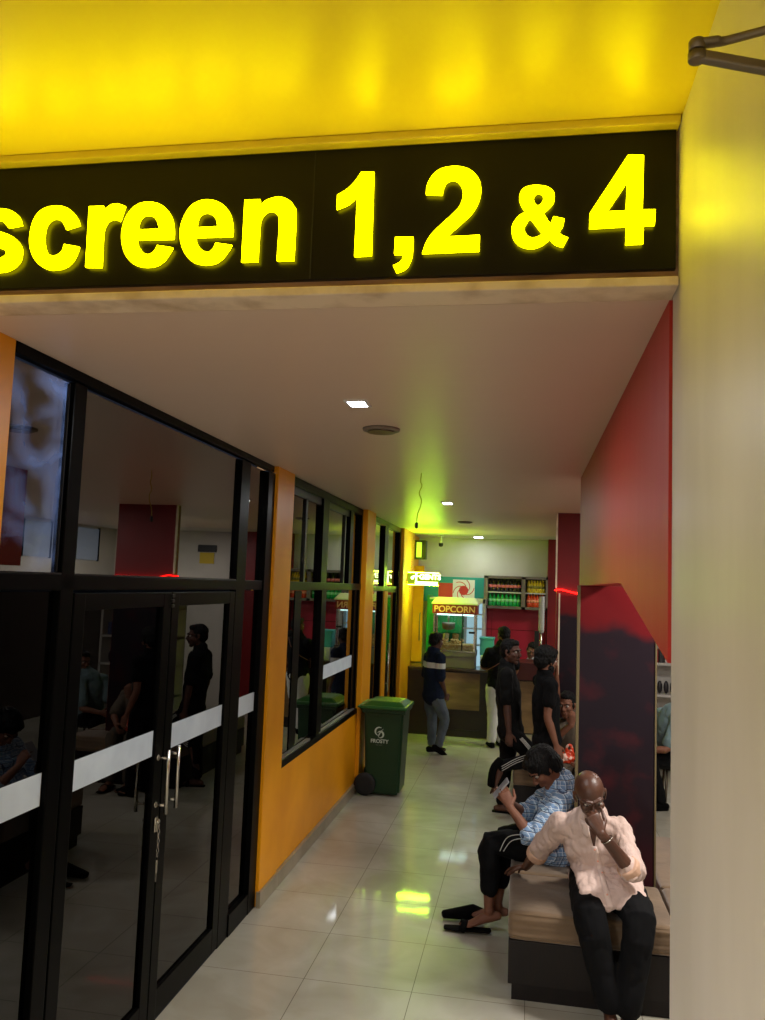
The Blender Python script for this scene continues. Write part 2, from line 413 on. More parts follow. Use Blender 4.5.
def text_mesh(txt, size, depth, bold=0.0, align='LEFT', spacing=1.0):
    cu = bpy.data.curves.new('t', 'FONT'); cu.body = txt; cu.size = size; cu.extrude = depth / 2; cu.offset = bold; cu.align_x = align; cu.space_character = spacing
    o = bpy.data.objects.new('t', cu); C.objects.link(o)
    dg = bpy.context.evaluated_depsgraph_get(); dg.update()
    me = bpy.data.meshes.new_from_object(o.evaluated_get(dg))
    bpy.data.objects.remove(o); bpy.data.curves.remove(cu)
    for v in me.vertices: v.co = V((v.co.x, -v.co.z, v.co.y))   # stands upright, reads from -Y
    return me
def mesh_obj(name, me, m, parent=None, mtx=None):
    if mtx:
        for v in me.vertices: v.co = mtx @ v.co
    me.materials.clear(); me.materials.append(m)
    o = bpy.data.objects.new(name, me); C.objects.link(o)
    adopt(o, parent)
    return o
GLYPHS = {
 's': [[(-1.487,3.165,1),(-1.497,3.189,0),(-1.516,3.206,0),(-1.541,3.216,0),(-1.572,3.219,0),(-1.607,3.216,0),(-1.633,3.200,0),(-1.644,3.173,0),(-1.637,3.147,0),(-1.616,3.123,0),(-1.580,3.107,0),(-1.548,3.097,0),(-1.532,3.088,0),(-1.532,3.075,0),(-1.545,3.068,0),(-1.562,3.067,0),(-1.583,3.074,0),(-1.596,3.090,1),(-1.647,3.084,1),(-1.634,3.056,0),(-1.608,3.036,0),(-1.572,3.024,0),(-1.545,3.024,0),(-1.521,3.027,0),(-1.498,3.039,0),(-1.483,3.058,0),(-1.480,3.080,0),(-1.484,3.099,0),(-1.502,3.122,0),(-1.527,3.137,0),(-1.555,3.147,0),(-1.580,3.156,0),(-1.595,3.168,0),(-1.593,3.179,0),(-1.579,3.183,0),(-1.562,3.184,0),(-1.546,3.177,0),(-1.530,3.159,1)]],
 'c': [[(-1.300,3.157,1),(-1.312,3.181,0),(-1.333,3.204,0),(-1.358,3.216,0),(-1.383,3.219,0),(-1.415,3.214,0),(-1.438,3.198,0),(-1.453,3.168,0),(-1.458,3.127,0),(-1.453,3.092,0),(-1.439,3.063,0),(-1.417,3.040,0),(-1.389,3.027,0),(-1.359,3.026,0),(-1.330,3.035,0),(-1.309,3.058,0),(-1.297,3.091,1),(-1.345,3.101,1),(-1.350,3.081,0),(-1.366,3.069,0),(-1.383,3.068,0),(-1.399,3.079,0),(-1.408,3.103,0),(-1.411,3.131,0),(-1.407,3.160,0),(-1.395,3.175,0),(-1.378,3.180,0),(-1.361,3.174,0),(-1.348,3.159,0),(-1.342,3.146,1)]],
 'r': [[(-1.274,3.212,1),(-1.228,3.211,1),(-1.228,3.188,1),(-1.221,3.202,0),(-1.205,3.214,0),(-1.186,3.216,0),(-1.161,3.208,1),(-1.174,3.164,1),(-1.186,3.169,0),(-1.202,3.169,0),(-1.214,3.161,0),(-1.222,3.143,0),(-1.224,3.117,0),(-1.222,3.028,1),(-1.272,3.030,1)]],
 'e1': [[(-1.006,3.104,1),(-1.006,3.127,0),(-1.012,3.159,0),(-1.026,3.185,0),(-1.049,3.206,0),(-1.078,3.216,0),(-1.107,3.216,0),(-1.134,3.204,0),(-1.154,3.178,0),(-1.165,3.142,0),(-1.165,3.109,0),(-1.156,3.075,0),(-1.139,3.048,0),(-1.115,3.031,0),(-1.084,3.024,0),(-1.054,3.027,0),(-1.031,3.041,0),(-1.016,3.062,0),(-1.007,3.078,1),(-1.054,3.087,1),(-1.060,3.072,0),(-1.073,3.062,0),(-1.087,3.062,0),(-1.102,3.073,0),(-1.114,3.090,0),(-1.117,3.106,1)], [(-1.116,3.135,1),(-1.115,3.156,0),(-1.106,3.173,0),(-1.088,3.178,0),(-1.070,3.172,0),(-1.058,3.157,0),(-1.051,3.135,1)]],
 'e2': [[(-0.830,3.105,1),(-0.830,3.127,0),(-0.836,3.158,0),(-0.849,3.184,0),(-0.872,3.204,0),(-0.900,3.214,0),(-0.929,3.214,0),(-0.955,3.202,0),(-0.974,3.177,0),(-0.986,3.142,0),(-0.986,3.109,0),(-0.977,3.076,0),(-0.960,3.049,0),(-0.937,3.032,0),(-0.907,3.025,0),(-0.878,3.028,0),(-0.856,3.042,0),(-0.840,3.063,0),(-0.831,3.079,1),(-0.878,3.087,1),(-0.884,3.072,0),(-0.896,3.062,0),(-0.909,3.063,0),(-0.925,3.074,0),(-0.936,3.091,0),(-0.939,3.106,1)], [(-0.938,3.134,1),(-0.936,3.156,0),(-0.928,3.172,0),(-0.910,3.177,0),(-0.893,3.171,0),(-0.881,3.157,0),(-0.875,3.135,1)]],
 'n': [[(-0.799,3.209,1),(-0.754,3.208,1),(-0.755,3.185,1),(-0.740,3.202,0),(-0.718,3.211,0),(-0.693,3.212,0),(-0.670,3.202,0),(-0.655,3.185,0),(-0.648,3.159,0),(-0.648,3.029,1),(-0.696,3.029,1),(-0.695,3.142,0),(-0.702,3.162,0),(-0.713,3.172,0),(-0.726,3.173,0),(-0.740,3.165,0),(-0.749,3.148,0),(-0.751,3.125,0),(-0.752,3.029,1),(-0.799,3.029,1)]],
 '1': [[(-0.467,3.273,1),(-0.432,3.271,1),(-0.430,3.035,1),(-0.477,3.034,1),(-0.476,3.204,1),(-0.500,3.183,0),(-0.532,3.170,1),(-0.532,3.210,1),(-0.505,3.226,0),(-0.483,3.248,0)]],
 ',': [[(-0.366,3.083,1),(-0.317,3.082,1),(-0.318,3.035,0),(-0.325,3.009,0),(-0.338,2.993,0),(-0.359,2.984,1),(-0.369,3.004,1),(-0.353,3.012,0),(-0.344,3.023,0),(-0.343,3.035,1),(-0.367,3.036,1)]],
 '2': [[(-0.286,3.201,1),(-0.284,3.225,0),(-0.272,3.250,0),(-0.250,3.269,0),(-0.219,3.275,0),(-0.187,3.271,0),(-0.161,3.256,0),(-0.143,3.230,0),(-0.139,3.201,0),(-0.145,3.172,0),(-0.161,3.143,0),(-0.189,3.115,0),(-0.210,3.096,0),(-0.227,3.079,1),(-0.139,3.080,1),(-0.139,3.037,1),(-0.291,3.036,1),(-0.282,3.063,0),(-0.267,3.089,0),(-0.239,3.117,0),(-0.209,3.145,0),(-0.192,3.167,0),(-0.186,3.197,0),(-0.192,3.220,0),(-0.205,3.234,0),(-0.221,3.236,0),(-0.233,3.229,0),(-0.240,3.212,0),(-0.242,3.197,1)]],
 '&': [[(0.090,3.064,1),(0.077,3.040,1),(0.057,3.048,0),(0.043,3.062,1),(0.021,3.045,0),(-0.004,3.039,0),(-0.030,3.046,0),(-0.048,3.064,0),(-0.055,3.088,0),(-0.052,3.108,0),(-0.038,3.128,0),(-0.020,3.139,1),(-0.032,3.159,0),(-0.037,3.179,0),(-0.031,3.199,0),(-0.014,3.209,0),(0.012,3.210,0),(0.038,3.203,0),(0.053,3.185,0),(0.051,3.161,0),(0.035,3.142,0),(0.025,3.135,1),(0.039,3.111,0),(0.046,3.103,1),(0.052,3.123,1),(0.080,3.115,1),(0.076,3.096,0),(0.066,3.080,1),(0.075,3.071,0)], [(-0.000,3.174,0),(0.004,3.185,0),(0.013,3.189,0),(0.024,3.182,0),(0.025,3.169,0),(0.019,3.159,0),(0.011,3.154,0),(0.003,3.162,0)], [(-0.007,3.119,0),(-0.018,3.107,0),(-0.023,3.094,0),(-0.018,3.078,0),(-0.005,3.068,0),(0.011,3.069,0),(0.025,3.077,1),(0.011,3.096,0)]],
 '4': [[(0.239,3.280,1),(0.278,3.277,1),(0.276,3.131,1),(0.308,3.130,1),(0.306,3.089,1),(0.279,3.090,1),(0.278,3.041,1),(0.235,3.041,1),(0.236,3.089,1),(0.144,3.087,1),(0.145,3.128,1)], [(0.238,3.209,1),(0.188,3.130,1),(0.235,3.130,1)]],
}
# ------------------------------------------------------------------ the setting
XL, ZC, XR = -1.73, 2.93, .369
def S(name, a, b, m, bev=0.0): return struct(box(name, a, b, m, None, bev))
S('floor', (-1.73, -3.2, -.08), (3.6, 13.2, 0), M['tiles'])
S('ceiling', (-1.73, 2.2, ZC), (3.6, 12.15, ZC + .12), M['ceil'])
S('ceiling_back', (-1.73, 12.15, 2.93), (3.6, 13.2, 3.05), M['plain_wall'])
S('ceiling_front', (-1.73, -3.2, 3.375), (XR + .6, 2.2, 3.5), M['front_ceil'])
# fascia over the passage, behind the lit sign
fas = MB(); fas.box((-1.73, 2.115, 2.955), (XR, 2.2, 3.375)); struct(fas.build('wall_fascia', M['rust']))
mt = MB(); mt.box((-1.73, 2.09, 2.93), (XR - .002, 2.2, 2.955), .004); struct(mt.build('trim_1', M['cream']))
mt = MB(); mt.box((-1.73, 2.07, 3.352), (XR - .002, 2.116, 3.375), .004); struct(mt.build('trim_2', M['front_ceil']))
# white pier on the right, red painted beam beyond it
pm = MB(); pm.box((XR, .2, 0), (XR + .6, 2.2, 3.375), .012, 3); struct(pm.build('wall_right', M['white_wall']))
S('wall_lobby_right', (XR, -3.2, 0), (XR + .6, -.9, 3.375), M['plain_wall'])
bm_ = MB()
XB = .362
bm_.prism([(XB, 2.2, 1.975), (XB, 2.2, ZC), (XB, 5.72, ZC), (XB, 5.72, 2.185), (XB, 3.27, 2.187)], (.13, 0, 0))
struct(bm_.build('wall_beam_right', M['red_beam']))
# lobby shell behind the camera
S('wall_lobby_left', (-1.85, -3.2, 0), (-1.73, 2.1, 3.375), M['plain_wall'])
S('wall_lobby_back', (-1.85, -3.32, 0), (XR + .6, -3.2, 3.375), M['plain_wall'])
# far shell
S('wall_back', (-1.85, 13.2, 0), (3.6, 13.32, 3.05), M['plain_wall'])
S('wall_hall_right', (3.6, 2.2, 0), (3.72, 13.2, 3.05), M['plain_wall'])
S('wall_hall_front', (XR + .6, 2.1, 0), (3.72, 2.2, 3.05), M['plain_wall'])
S('wall_hall_dado', (3.585, 2.2, 0), (3.6, 13.2, 2.0), M['counter'])
# left wall: orange piers, sills and heads round the windows
w = MB()
w.box((-1.85, 2.1, 0), (-1.72, 2.435, ZC), .004)
struct(w.build('wall_left', M['orange']))
w = MB()
w.box((-1.85, 5.34, 0), (-1.69, 5.74, ZC), .006)
w.box((-1.85, 5.74, 0), (-1.70, 8.44, .80))
w.box((-1.85, 8.44, 0), (-1.66, 8.90, ZC), .006)
w.box((-1.85, 8.90, 0), (-1.70, 10.1, .72))
w.box((-1.85, 9.86, .72), (-1.70, 10.1, 2.06))
w.box((-1.85, 11.15, 0), (-1.67, 12.25, ZC), .006)
w.box((-1.85, 12.25, 0), (-1.73, 13.2, 3.05))
struct(w.build('wall_left_far', M['orange']))
b = MB()
b.box((-1.69, 5.33, 0), (-1.672, 5.74, .1), .003); b.box((-1.70, 5.74, 0), (-1.672, 8.44, .1), .003); b.box((-1.70, 5.325, 0), (-1.672, 5.345, .1))
b.box((-1.66, 8.42, 0), (-1.645, 8.91, .1), .003); b.box((-1.70, 8.91, 0), (-1.685, 10.1, .1), .003)
struct(b.build('baseboard_left', mat('beige_skirting_tile', (150, 138, 116), .3, col2=(132, 120, 98), scale=5)))

def pane(name, y0, y1, z0, z1, x, parent, m=None, t=.008):
    return MB().box((x - t / 2, y0, z0), (x + t / 2, y1, z1)).build(name, m or M['glass'], parent)
def film(y0, y1, x, parent, z0=1.29, z1=1.41):
    return MB().box((x, y0, z0), (x + .0015, y1, z1)).build('frosted_film', M['strip'], parent)
# curtain wall beside the doors
f = MB()
f.box((-1.76, 2.44, 2.888), (-1.722, 5.34, ZC), .004)
f.box((-1.76, 2.44, 2.08), (-1.722, 5.34, 2.14), .004)
f.box((-1.762, 2.815, 0), (-1.722, 2.905, 2.88), .004)
f.box((-1.762, 4.70, 0), (-1.722, 4.86, 2.88), .004)
f.box((-1.785, 5.20, 0), (-1.712, 5.34, 2.88), .004)
f.box((-1.78, 2.44, 0), (-1.715, 2.81, .13), .004); f.box((-1.78, 4.86, 0), (-1.715, 5.2, .13), .004)
fr = struct(f.build('window_1', M['frame']))
pane('pane', 2.44, 2.81, 2.14, 2.875, -1.75, fr, M['glass_smear']); pane('pane', 2.905, 4.7, 2.14, 2.875, -1.75, fr); pane('pane', 4.86, 5.2, 2.14, 2.875, -1.75, fr)
pane('pane', 2.44, 2.81, .13, 2.075, -1.75, fr, M['glass_door']); pane('pane', 4.86, 5.2, .13, 2.075, -1.75, fr, M['glass_door'])
film(2.44, 2.81, -1.743, fr); film(4.86, 5.2, -1.743, fr)
# clear silicone beads and edge trims that catch light
e = MB(); e.box((-1.745, 2.797, 2.15), (-1.735, 2.805, 2.87)); e.box((-1.74, 2.44, 2.14), (-1.72, 2.81, 2.146)); e.box((-1.74, 2.91, 2.14), (-1.725, 4.70, 2.145)); e.build('glazing_bead', M['frame_grey'], fr)
def leaf(n, y0, y1, hy):
    f = MB()
    for a, b_ in (((-1.765, y0, .012), (-1.722, y0 + .085, 2.07)), ((-1.765, y1 - .085, .012), (-1.722, y1, 2.07)), ((-1.764, y0, .012), (-1.723, y1, .15)), ((-1.764, y0, 2.0), (-1.723, y1, 2.07))):
        f.box(a, b_, .004)
    d = struct(f.build('door_%d' % n, M['frame']))
    pane('pane', y0 + .08, y1 - .08, .15, 2.0, -1.745, d, M['glass_door']); film(y0 + .08, y1 - .08, -1.738, d)
    for sx, off in ((-1.665, 0), (-1.825, 0)):
        h = MB(); h.cyl((sx, hy, 1.02), (sx, hy, 1.32), .009, 14)
        for z in (1.06, 1.28):
            h.cyl((sx, hy, z), (-1.722 if sx > -1.74 else -1.765, hy, z), .007, 10); h.lathe((-1.722 if sx > -1.74 else -1.775, hy, z), [(.014, 0), (.014, .008)], 12, 'X')
        hd = h.build('pull_handle', M['chrome'], d); hd['label'] = 'chrome pull handle'
    return d
dA = leaf(1, 2.915, 3.80, 3.745); dB = leaf(2, 3.81, 4.695, 3.86)
lk = MB(); lk.box((-1.72, 3.745, .93), (-1.712, 3.775, 1.0), .003); lk.lathe((-1.715, 3.76, .98), [(.012, 0), (.012, .012), (.008, .016)], 12, 'X'); lk.build('lock_plate', M['chrome'], dA)
hg = MB()
for z in (1.995, 2.02, 2.045): hg.box((-1.722, 3.79, z), (-1.712, 3.82, z + .014), .003)
hg.build('pivot_fitting', M['frame_grey'], dA)
k_ = thing('key_chain', 'small steel key chain dangling from the black door lock', 'key chain', (-1.70, 3.765, .95))
for i in range(7):
    z = .955 - i * .022; t = MB()
    t.tube([(-1.702 + .006 * math.cos(a) * (i % 2), 3.765 + .006 * math.cos(a) * ((i + 1) % 2), z + .011 * math.sin(a)) for a in [2 * PI * j / 10 for j in range(11)]], .0018, 6, caps=False)
    t.build('chain_link', M['chrome'], k_)
t = MB(); t.box((-1.705, 3.757, .74), (-1.700, 3.772, .80), .002); t.box((-1.705, 3.761, .70), (-1.701, 3.767, .745)); t.build('key', M['chrome'], k_)

# window 2: sliding sashes in the orange wall
f = MB()
f.box((-1.80, 5.74, .80), (-1.715, 5.80, 2.92)); f.box((-1.80, 8.38, .80), (-1.715, 8.44, 2.92)); f.box((-1.80, 5.74, .80), (-1.70, 8.44, .85), .004)
f.box((-1.80, 5.74, 2.86), (-1.715, 8.44, 2.925)); f.box((-1.80, 5.74, 2.075), (-1.71, 8.44, 2.14), .004)
for y0, y1 in ((6.66, 7.0),): f.box((-1.80, y0 + .08, 2.14), (-1.715, y1 - .06, 2.86), .003)
f.box((-1.80, 7.86, 2.14), (-1.72, 8.0, 2.86), .003); f.box((-1.80, 6.80, .85), (-1.715, 6.96, 2.075), .003)
w2 = struct(f.build('window_2', M['frame']))
g = MB()
for y in (6.25, 7.68): g.box((-1.775, y, 2.14), (-1.735, y + .05, 2.82), .002)
g.box((-1.775, 5.80, 2.80), (-1.735, 6.74, 2.86)); g.box((-1.775, 6.94, 2.80), (-1.735, 7.9, 2.86)); g.build('upper_sash', M['frame_grey'], w2)
g = MB()
g.box((-1.775, 6.08, .86), (-1.745, 6.26, 2.07), .002); g.box((-1.775, 8.26, .86), (-1.735, 8.40, 2.07), .002); g.build('lower_sash', M['frame'], w2)
g = MB()
g.box((-1.745, 5.82, .852), (-1.712, 6.6, .866)); g.box((-1.745, 6.9, .852), (-1.712, 8.35, .862)); g.build('sill_track', mat('worn_aluminium', (170, 168, 160), .35, metal=.7), w2)
pane('pane', 5.80, 6.78, 2.14, 2.86, -1.755, w2); pane('pane', 6.94, 8.38, 2.14, 2.86, -1.755, w2)
pane('pane', 5.80, 6.80, .85, 2.075, -1.755, w2); pane('pane', 6.96, 8.38, .85, 2.075, -1.755, w2)
film(6.97, 8.26, -1.745, w2)
# window 3 and far door
f = MB()
f.box((-1.80, 8.90, .72), (-1.715, 8.95, 2.92)); f.box((-1.80, 8.90, 2.86), (-1.715, 11.15, 2.925)); f.box((-1.80, 8.90, 2.06), (-1.71, 9.86, 2.12)); f.box((-1.80, 8.90, .72), (-1.70, 9.86, .76))
f.box((-1.80, 9.80, .72), (-1.715, 9.86, 2.06)); f.box((-1.80, 9.86, 2.06), (-1.715, 10.1, 2.9)); f.box((-1.80, 11.05, 0), (-1.715, 11.15, 2.9))
w3 = struct(f.build('window_3', M['frame'])); pane('pane', 8.95, 9.82, .76, 2.06, -1.755, w3); pane('pane', 8.95, 9.86, 2.12, 2.86, -1.755, w3)
f = MB(); f.box((-1.79, 10.1, 0), (-1.73, 10.2, 2.1)); f.box((-1.79, 10.95, 0), (-1.73, 11.05, 2.1)); f.box((-1.79, 10.1, 2.04), (-1.73, 11.05, 2.12)); f.box((-1.79, 10.1, 0), (-1.73, 11.05, .15))
d3 = struct(f.build('door_3', M['frame'])); pane('pane', 10.2, 10.95, .15, 2.04, -1.755, d3); pane('pane', 10.1, 11.05, 2.12, 2.86, -1.755, d3)
h = MB(); h.cyl((-1.69, 10.26, .8), (-1.69, 10.26, 1.4), .012, 12); h.cyl((-1.73, 10.26, .9), (-1.69, 10.26, .9), .008, 8); h.cyl((-1.73, 10.26, 1.3), (-1.69, 10.26, 1.3), .008, 8); h.build('pull_handle', M['chrome'], d3)

# pillar with print under the red beam
p = MB(); p.box((.325, 5.16, 0), (.785, 5.26, 2.184)); pil = struct(p.build('wall_pillar', M['red_wall']))
p = MB(); p.box((.327, 5.148, .02), (.783, 5.162, 2.18)); pp_ = p.build('printed_panel', M['print'], pil)
p = MB(); p.box((.316, 5.14, 0), (.334, 5.17, 2.184), .002); p.box((.776, 5.14, 0), (.786, 5.165, 2.1), .002); p.build('corner_bead', mat('scuffed_brass_bead', (112, 100, 70), .4, metal=.4), pil)
# far pillar with red led line
p = MB(); p.box((.31, 8.39, 0), (1.0, 8.5, ZC)); pf = struct(p.build('wall_pillar_far', M['red_wall']))
p = MB(); p.box((.34, 8.378, .02), (.99, 8.392, 2.1)); p.build('printed_panel', M['print'], pf)
p = MB(); p.box((.296, 8.38, 2.17), (.312, 8.41, ZC), .002); p.box((.33, 8.372, .02), (.345, 8.395, 2.12), .002); p.build('corner_bead', M['cream'], pf)
p = MB(); p.tube([(.30, 8.5, 2.15), (.30, 8.38, 2.15), (.36, 8.37, 2.155), (.5, 8.37, 2.125), (.6, 8.37, 2.13), (1.0, 8.37, 2.13)], .008, 8, sub=4)
led = p.build('led_strip', M['led']); tag(led, 'glowing red light strip wrapped round the far red pillar', 'light strip')
S('wall_back_red', (.34, 12.88, 0), (1.32, 13.2, ZC), M['red_wall'])
# print on the back panel under the bottle shelf
pn = MB(); pn.box((-.62, 13.17, .9), (.33, 13.2, 1.86)); rp = struct(pn.build('wall_back_panel', M['red_panel']))
pn = MB(); pn.box((-.62, 13.165, 1.49), (.33, 13.17, 1.50)); pn.box((-.52, 13.165, .9), (-.515, 13.17, 1.86)); pn.build('panel_joint', M['red_wall'], rp)
bt_ = MB()
for x in range(11):
    for yy in range(1):
        bt_.box((3.57, 5.6 + x * .7 - .015, 2.35), (3.6, 5.6 + x * .7 + .015, 2.9))
struct(bt_.build('window_4', M['frame']))
S('window_5', (3.58, 5.6, 2.36), (3.595, 12.6, 2.88), mat('translucent_panel', (150, 158, 172), .5, emit=(150, 165, 190), estr=.25))

# ------------------------------------------------------------------ outside, beyond the tinted glass
S('ground_outside', (-14, -3, -.1), (-1.85, 16, -.02), M['asphalt'])
S('wall_outside', (-12, 15.9, 0), (-1.85, 16, 4), M['outer_wall'])
S('wall_outside_far', (-12.1, -3, 0), (-12, 16, 3.4), M['outer_wall'])
aw = MB()
for i in range(46):
    y = 1.6 + i * .12
    aw.prism([(-2.1, y, 3.5), (-2.1, y + .06, 3.53), (-2.1, y + .12, 3.5), (-2.1, y + .12, 3.49), (-2.1, y + .06, 3.52), (-2.1, y, 3.49)], (-3.0, 0, .55))
struct(aw.build('roof_outside', mat('corrugated_awning', (120, 130, 150), .45, metal=.4)))
# ------------------------------------------------------------------ lit sign
sg = thing('illuminated_sign', 'long black lightbox over the passage with glowing yellow screen numbers', 'sign', (-.6, 2.1, 2.976))
MB().box((-1.72, 2.1, 2.977), (.361, 2.118, 3.35), .002).build('sign_board', M['sign_black'], sg)
sm_ = MB(); sm_.box((-.605, 2.0985, 2.98), (-.602, 2.1005, 3.345)); sm_.build('panel_joint', M['black'], sg)
for ch, cs in GLYPHS.items():
    me = glyph_mesh(cs, .008, 2.089)
    o = mesh_obj('letter', me, M['letter'], sg)

# ------------------------------------------------------------------ door closer arm
dc = thing('door_closer', 'bronze folding door closer arm jutting in at the top right corner', 'door closer', (.24, 1.2, 2.97))
a = MB(); a.lathe((.235, 1.2, 2.952), [(.012, -.012), (.0135, -.01), (.0135, 0)], 20); a.lathe((.235, 1.2, 2.956), [(.0125, 0), (.0125, .014), (.011, .0165), (.006, .0175)], 20)
a.build('pivot_joint', M['dark_metal'], dc)
a = MB(); a.tube([(.235, 1.2, 2.967), (.262, 1.2, 2.969), (.275, 1.2, 2.969), (.345, 1.19, 2.978), (.355, 1.185, 2.98)], [(.011, .007), (.011, .0065), (.0065, .0065), (.0062, .0062), (.0062, .0062)], 12, side=(0, 1, 0), sub=3); a.build('upper_arm', M['dark_metal'], dc)
a = MB(); a.box((0, -.008, -.009), (.14, .008, .006), .003)
for v in a.bm.verts: v.co = Matrix.Rotation(math.radians(16), 4, 'Y') @ v.co + V((.226, 1.2, 2.953))
a.build('lower_arm', M['dark_metal'], dc)
a = MB(); a.box((.347, 1.13, 2.95), (.36, 1.2, 3.0), .003); a.build('mounting_plate', M['dark_metal'], dc)

# ------------------------------------------------------------------ ceiling fittings
def downlight(x, y, w, l, label):
    t = thing('ceiling_light', label, 'ceiling light', (x, y, ZC), 'recessed ceiling lights')
    f = MB()
    f.box((x - w / 2 - .012, y - l / 2 - .012, ZC - .008), (x + w / 2 + .012, y - l / 2, ZC)); f.box((x - w / 2 - .012, y + l / 2, ZC - .008), (x + w / 2 + .012, y + l / 2 + .012, ZC))
    f.box((x - w / 2 - .012, y - l / 2, ZC - .008), (x - w / 2, y + l / 2, ZC)); f.box((x + w / 2, y - l / 2, ZC - .008), (x + w / 2 + .012, y + l / 2, ZC))
    f.build('trim_ring', M['dark_metal'] if y > 5 else M['white_plastic'], t)
    MB().box((x - w / 2, y - l / 2, ZC - .006), (x + w / 2, y + l / 2, ZC - .002)).build('diffuser', M['lamp'], t)
downlight(-.735, 3.40, .075, .10, 'nearest white recessed light in the passage ceiling')
downlight(-.74, 7.6, .085, .16, 'small dark rimmed light recessed where the ceiling glows green')
downlight(-.74, 12.75, .13, .3, 'white light panel recessed in front of the snack counter')
def vent(x, y, r, label):
    t = thing('ceiling_vent', label, 'ceiling vent', (x, y, ZC), 'round ceiling vents')
    f = MB(); f.lathe((x, y, ZC - .014), [(r * .8, 0), (r * .98, .004), (r, .014)], 36); f.build('trim_ring', mat('vent_grey', (120, 108, 94), .5), t)
    f = MB()
    for i, q in enumerate((.74, .56, .38, .2)): f.lathe((x, y, ZC - .02 + i * .001), [(r * q, 0), (r * q * .9, .006)], 32)
    f.build('vent_cone', M['dark_metal'], t)
vent(-.735, 3.99, .095, 'round brown vent in the ceiling just past the nearest light')
vent(-.735, 9.8, .09, 'thin round vent in the green lit ceiling before the counter')
wr = thing('hanging_wire', 'loose yellow wire dangling from the ceiling with a black plug end', 'wire', (-.735, 5.6, ZC))
a = MB(); a.tube([(-.735, 5.6, ZC), (-.737, 5.6, 2.87), (-.728, 5.6, 2.84), (-.745, 5.6, 2.79), (-.728, 5.6, 2.74), (-.735, 5.6, 2.69), (-.752, 5.6, 2.64), (-.757, 5.6, 2.58)], .0035, 8, sub=5); a.build('cable', mat('yellow_wire', (176, 158, 30), .5), wr)
a = MB(); a.tube([(-.757, 5.6, 2.575), (-.757, 5.6, 2.552)], .011, 10); a.build('plug', M['black'], wr)

# ------------------------------------------------------------------ wheelie bin
bn = thing('wheelie_bin', 'green wheeled rubbish bin with a closed lid against the orange wall', 'bin', (-1.4, 8.4, 0))
def frus(mb, x0, x1, y0, y1, z0, X0, X1, Y0, Y1, z1, bev=.02):
    t = bmesh.new(); A = [t.verts.new(V(p)) for p in ((x0, y0, z0), (x1, y0, z0), (x1, y1, z0), (x0, y1, z0))]; B = [t.verts.new(V(p)) for p in ((X0, Y0, z1), (X1, Y0, z1), (X1, Y1, z1), (X0, Y1, z1))]
    t.faces.new(list(reversed(A))); t.faces.new(B)
    for k in range(4): t.faces.new((A[k], A[(k + 1) % 4], B[(k + 1) % 4], B[k]))
    if bev: bmesh.ops.bevel(t, geom=list(t.edges), offset=bev, segments=3, affect='EDGES')
    mb.add(t)
BX0, BX1, BY0, BY1 = -1.60, -1.19, 8.32, 8.80
a = MB(); frus(a, BX0 + .03, BX1 - .03, BY0 + .03, BY1 - .06, .02, BX0, BX1, BY0, BY1, .86, .022); a.box((BX0 - .02, BY0 - .02, .83), (BX1 + .02, BY1 + .02, .88), .01)
a.box((BX0 + .06, BY0 - .004, .08), (BX0 + .09, BY0 + .03, .78), .004) if False else None
a.build('bin_body', M['bin'], bn)
a = MB(); a.box((BX0 - .035, BY0 - .045, .872), (BX1 + .035, BY1 + .03, .905), .012); frus(a, BX0 - .02, BX1 + .02, BY0 - .02, BY1 + .01, .90, BX0 + .05, BX1 - .05, BY0 + .06, BY1 - .05, .945, .01)
a.build('bin_lid', M['bin_lid'], bn)
a = MB(); a.tube([(BX0 - .01, BY0 + .02, .86), (BX0 - .055, BY0 + .02, .88), (BX0 - .055, BY1 - .02, .88), (BX0 - .01, BY1 - .02, .86)], .013, 10); a.build('handle', M['bin'], bn)
a = MB(); a.tube([(BX0 - .055, BY0 - .03, .89), (BX0 - .055, BY1, .89)], .012, 10); a.build('lid_hinge', M['bin_lid'], bn)
for y in (BY0 - .012, BY1 - .05):
    a = MB(); a.lathe((BX0 + .03, y, .115), [(.07, 0), (.108, .004), (.113, .012), (.113, .036), (.108, .046), (.07, .05), (.03, .056)], 28, 'Y'); a.build('wheel', M['rubber'], bn)
lx, ly = -1.435, BY0 + .008
def sw(pts, w): 
    return pts
a = MB()
def ribbon(mb, pts, ws, y, c):
    # flat calligraphic stroke with thickness, in the plane Y = y
    n = len(pts); L_, R_ = [], []
    for i in range(n):
        d = V(pts[min(i + 1, n - 1)]) - V(pts[max(i - 1, 0)]); d = V((d.x, d.y)).normalized(); nn = V((-d.y, d.x)) * ws[i]
        L_.append((c[0] + pts[i][0] + nn.x, y, c[1] + pts[i][1] + nn.y)); R_.append((c[0] + pts[i][0] - nn.x, y, c[1] + pts[i][1] - nn.y))
    for i in range(n - 1):
        mb.prism([L_[i], L_[i + 1], R_[i + 1], R_[i]], (0, .003, 0))
K = .042
arc = lambda cx, cz, r, a0, a1, n=12: [(cx + r * math.cos(math.radians(a0 + (a1 - a0) * i / n)), cz + r * math.sin(math.radians(a0 + (a1 - a0) * i / n))) for i in range(n + 1)]
s1 = arc(0, .014, .042, 60, 250); s2 = arc(.01, -.016, .032, 150, -110); s3 = arc(0, .012, .018, 80, 200)
ribbon(a, s1, [.002 + .006 * math.sin(PI * i / 12) for i in range(13)], ly - .012, (lx, .635)); ribbon(a, s2, [.002 + .007 * math.sin(PI * i / 12) for i in range(13)], ly - .012, (lx, .635))
ribbon(a, [(-.01, -.045), (-.004, -.02), (.006, 0), (.02, .02), (.04, .042)], [.001, .005, .006, .004, .001], ly - .012, (lx, .635))
a.build('bin_emblem', M['logo_grey'], bn)
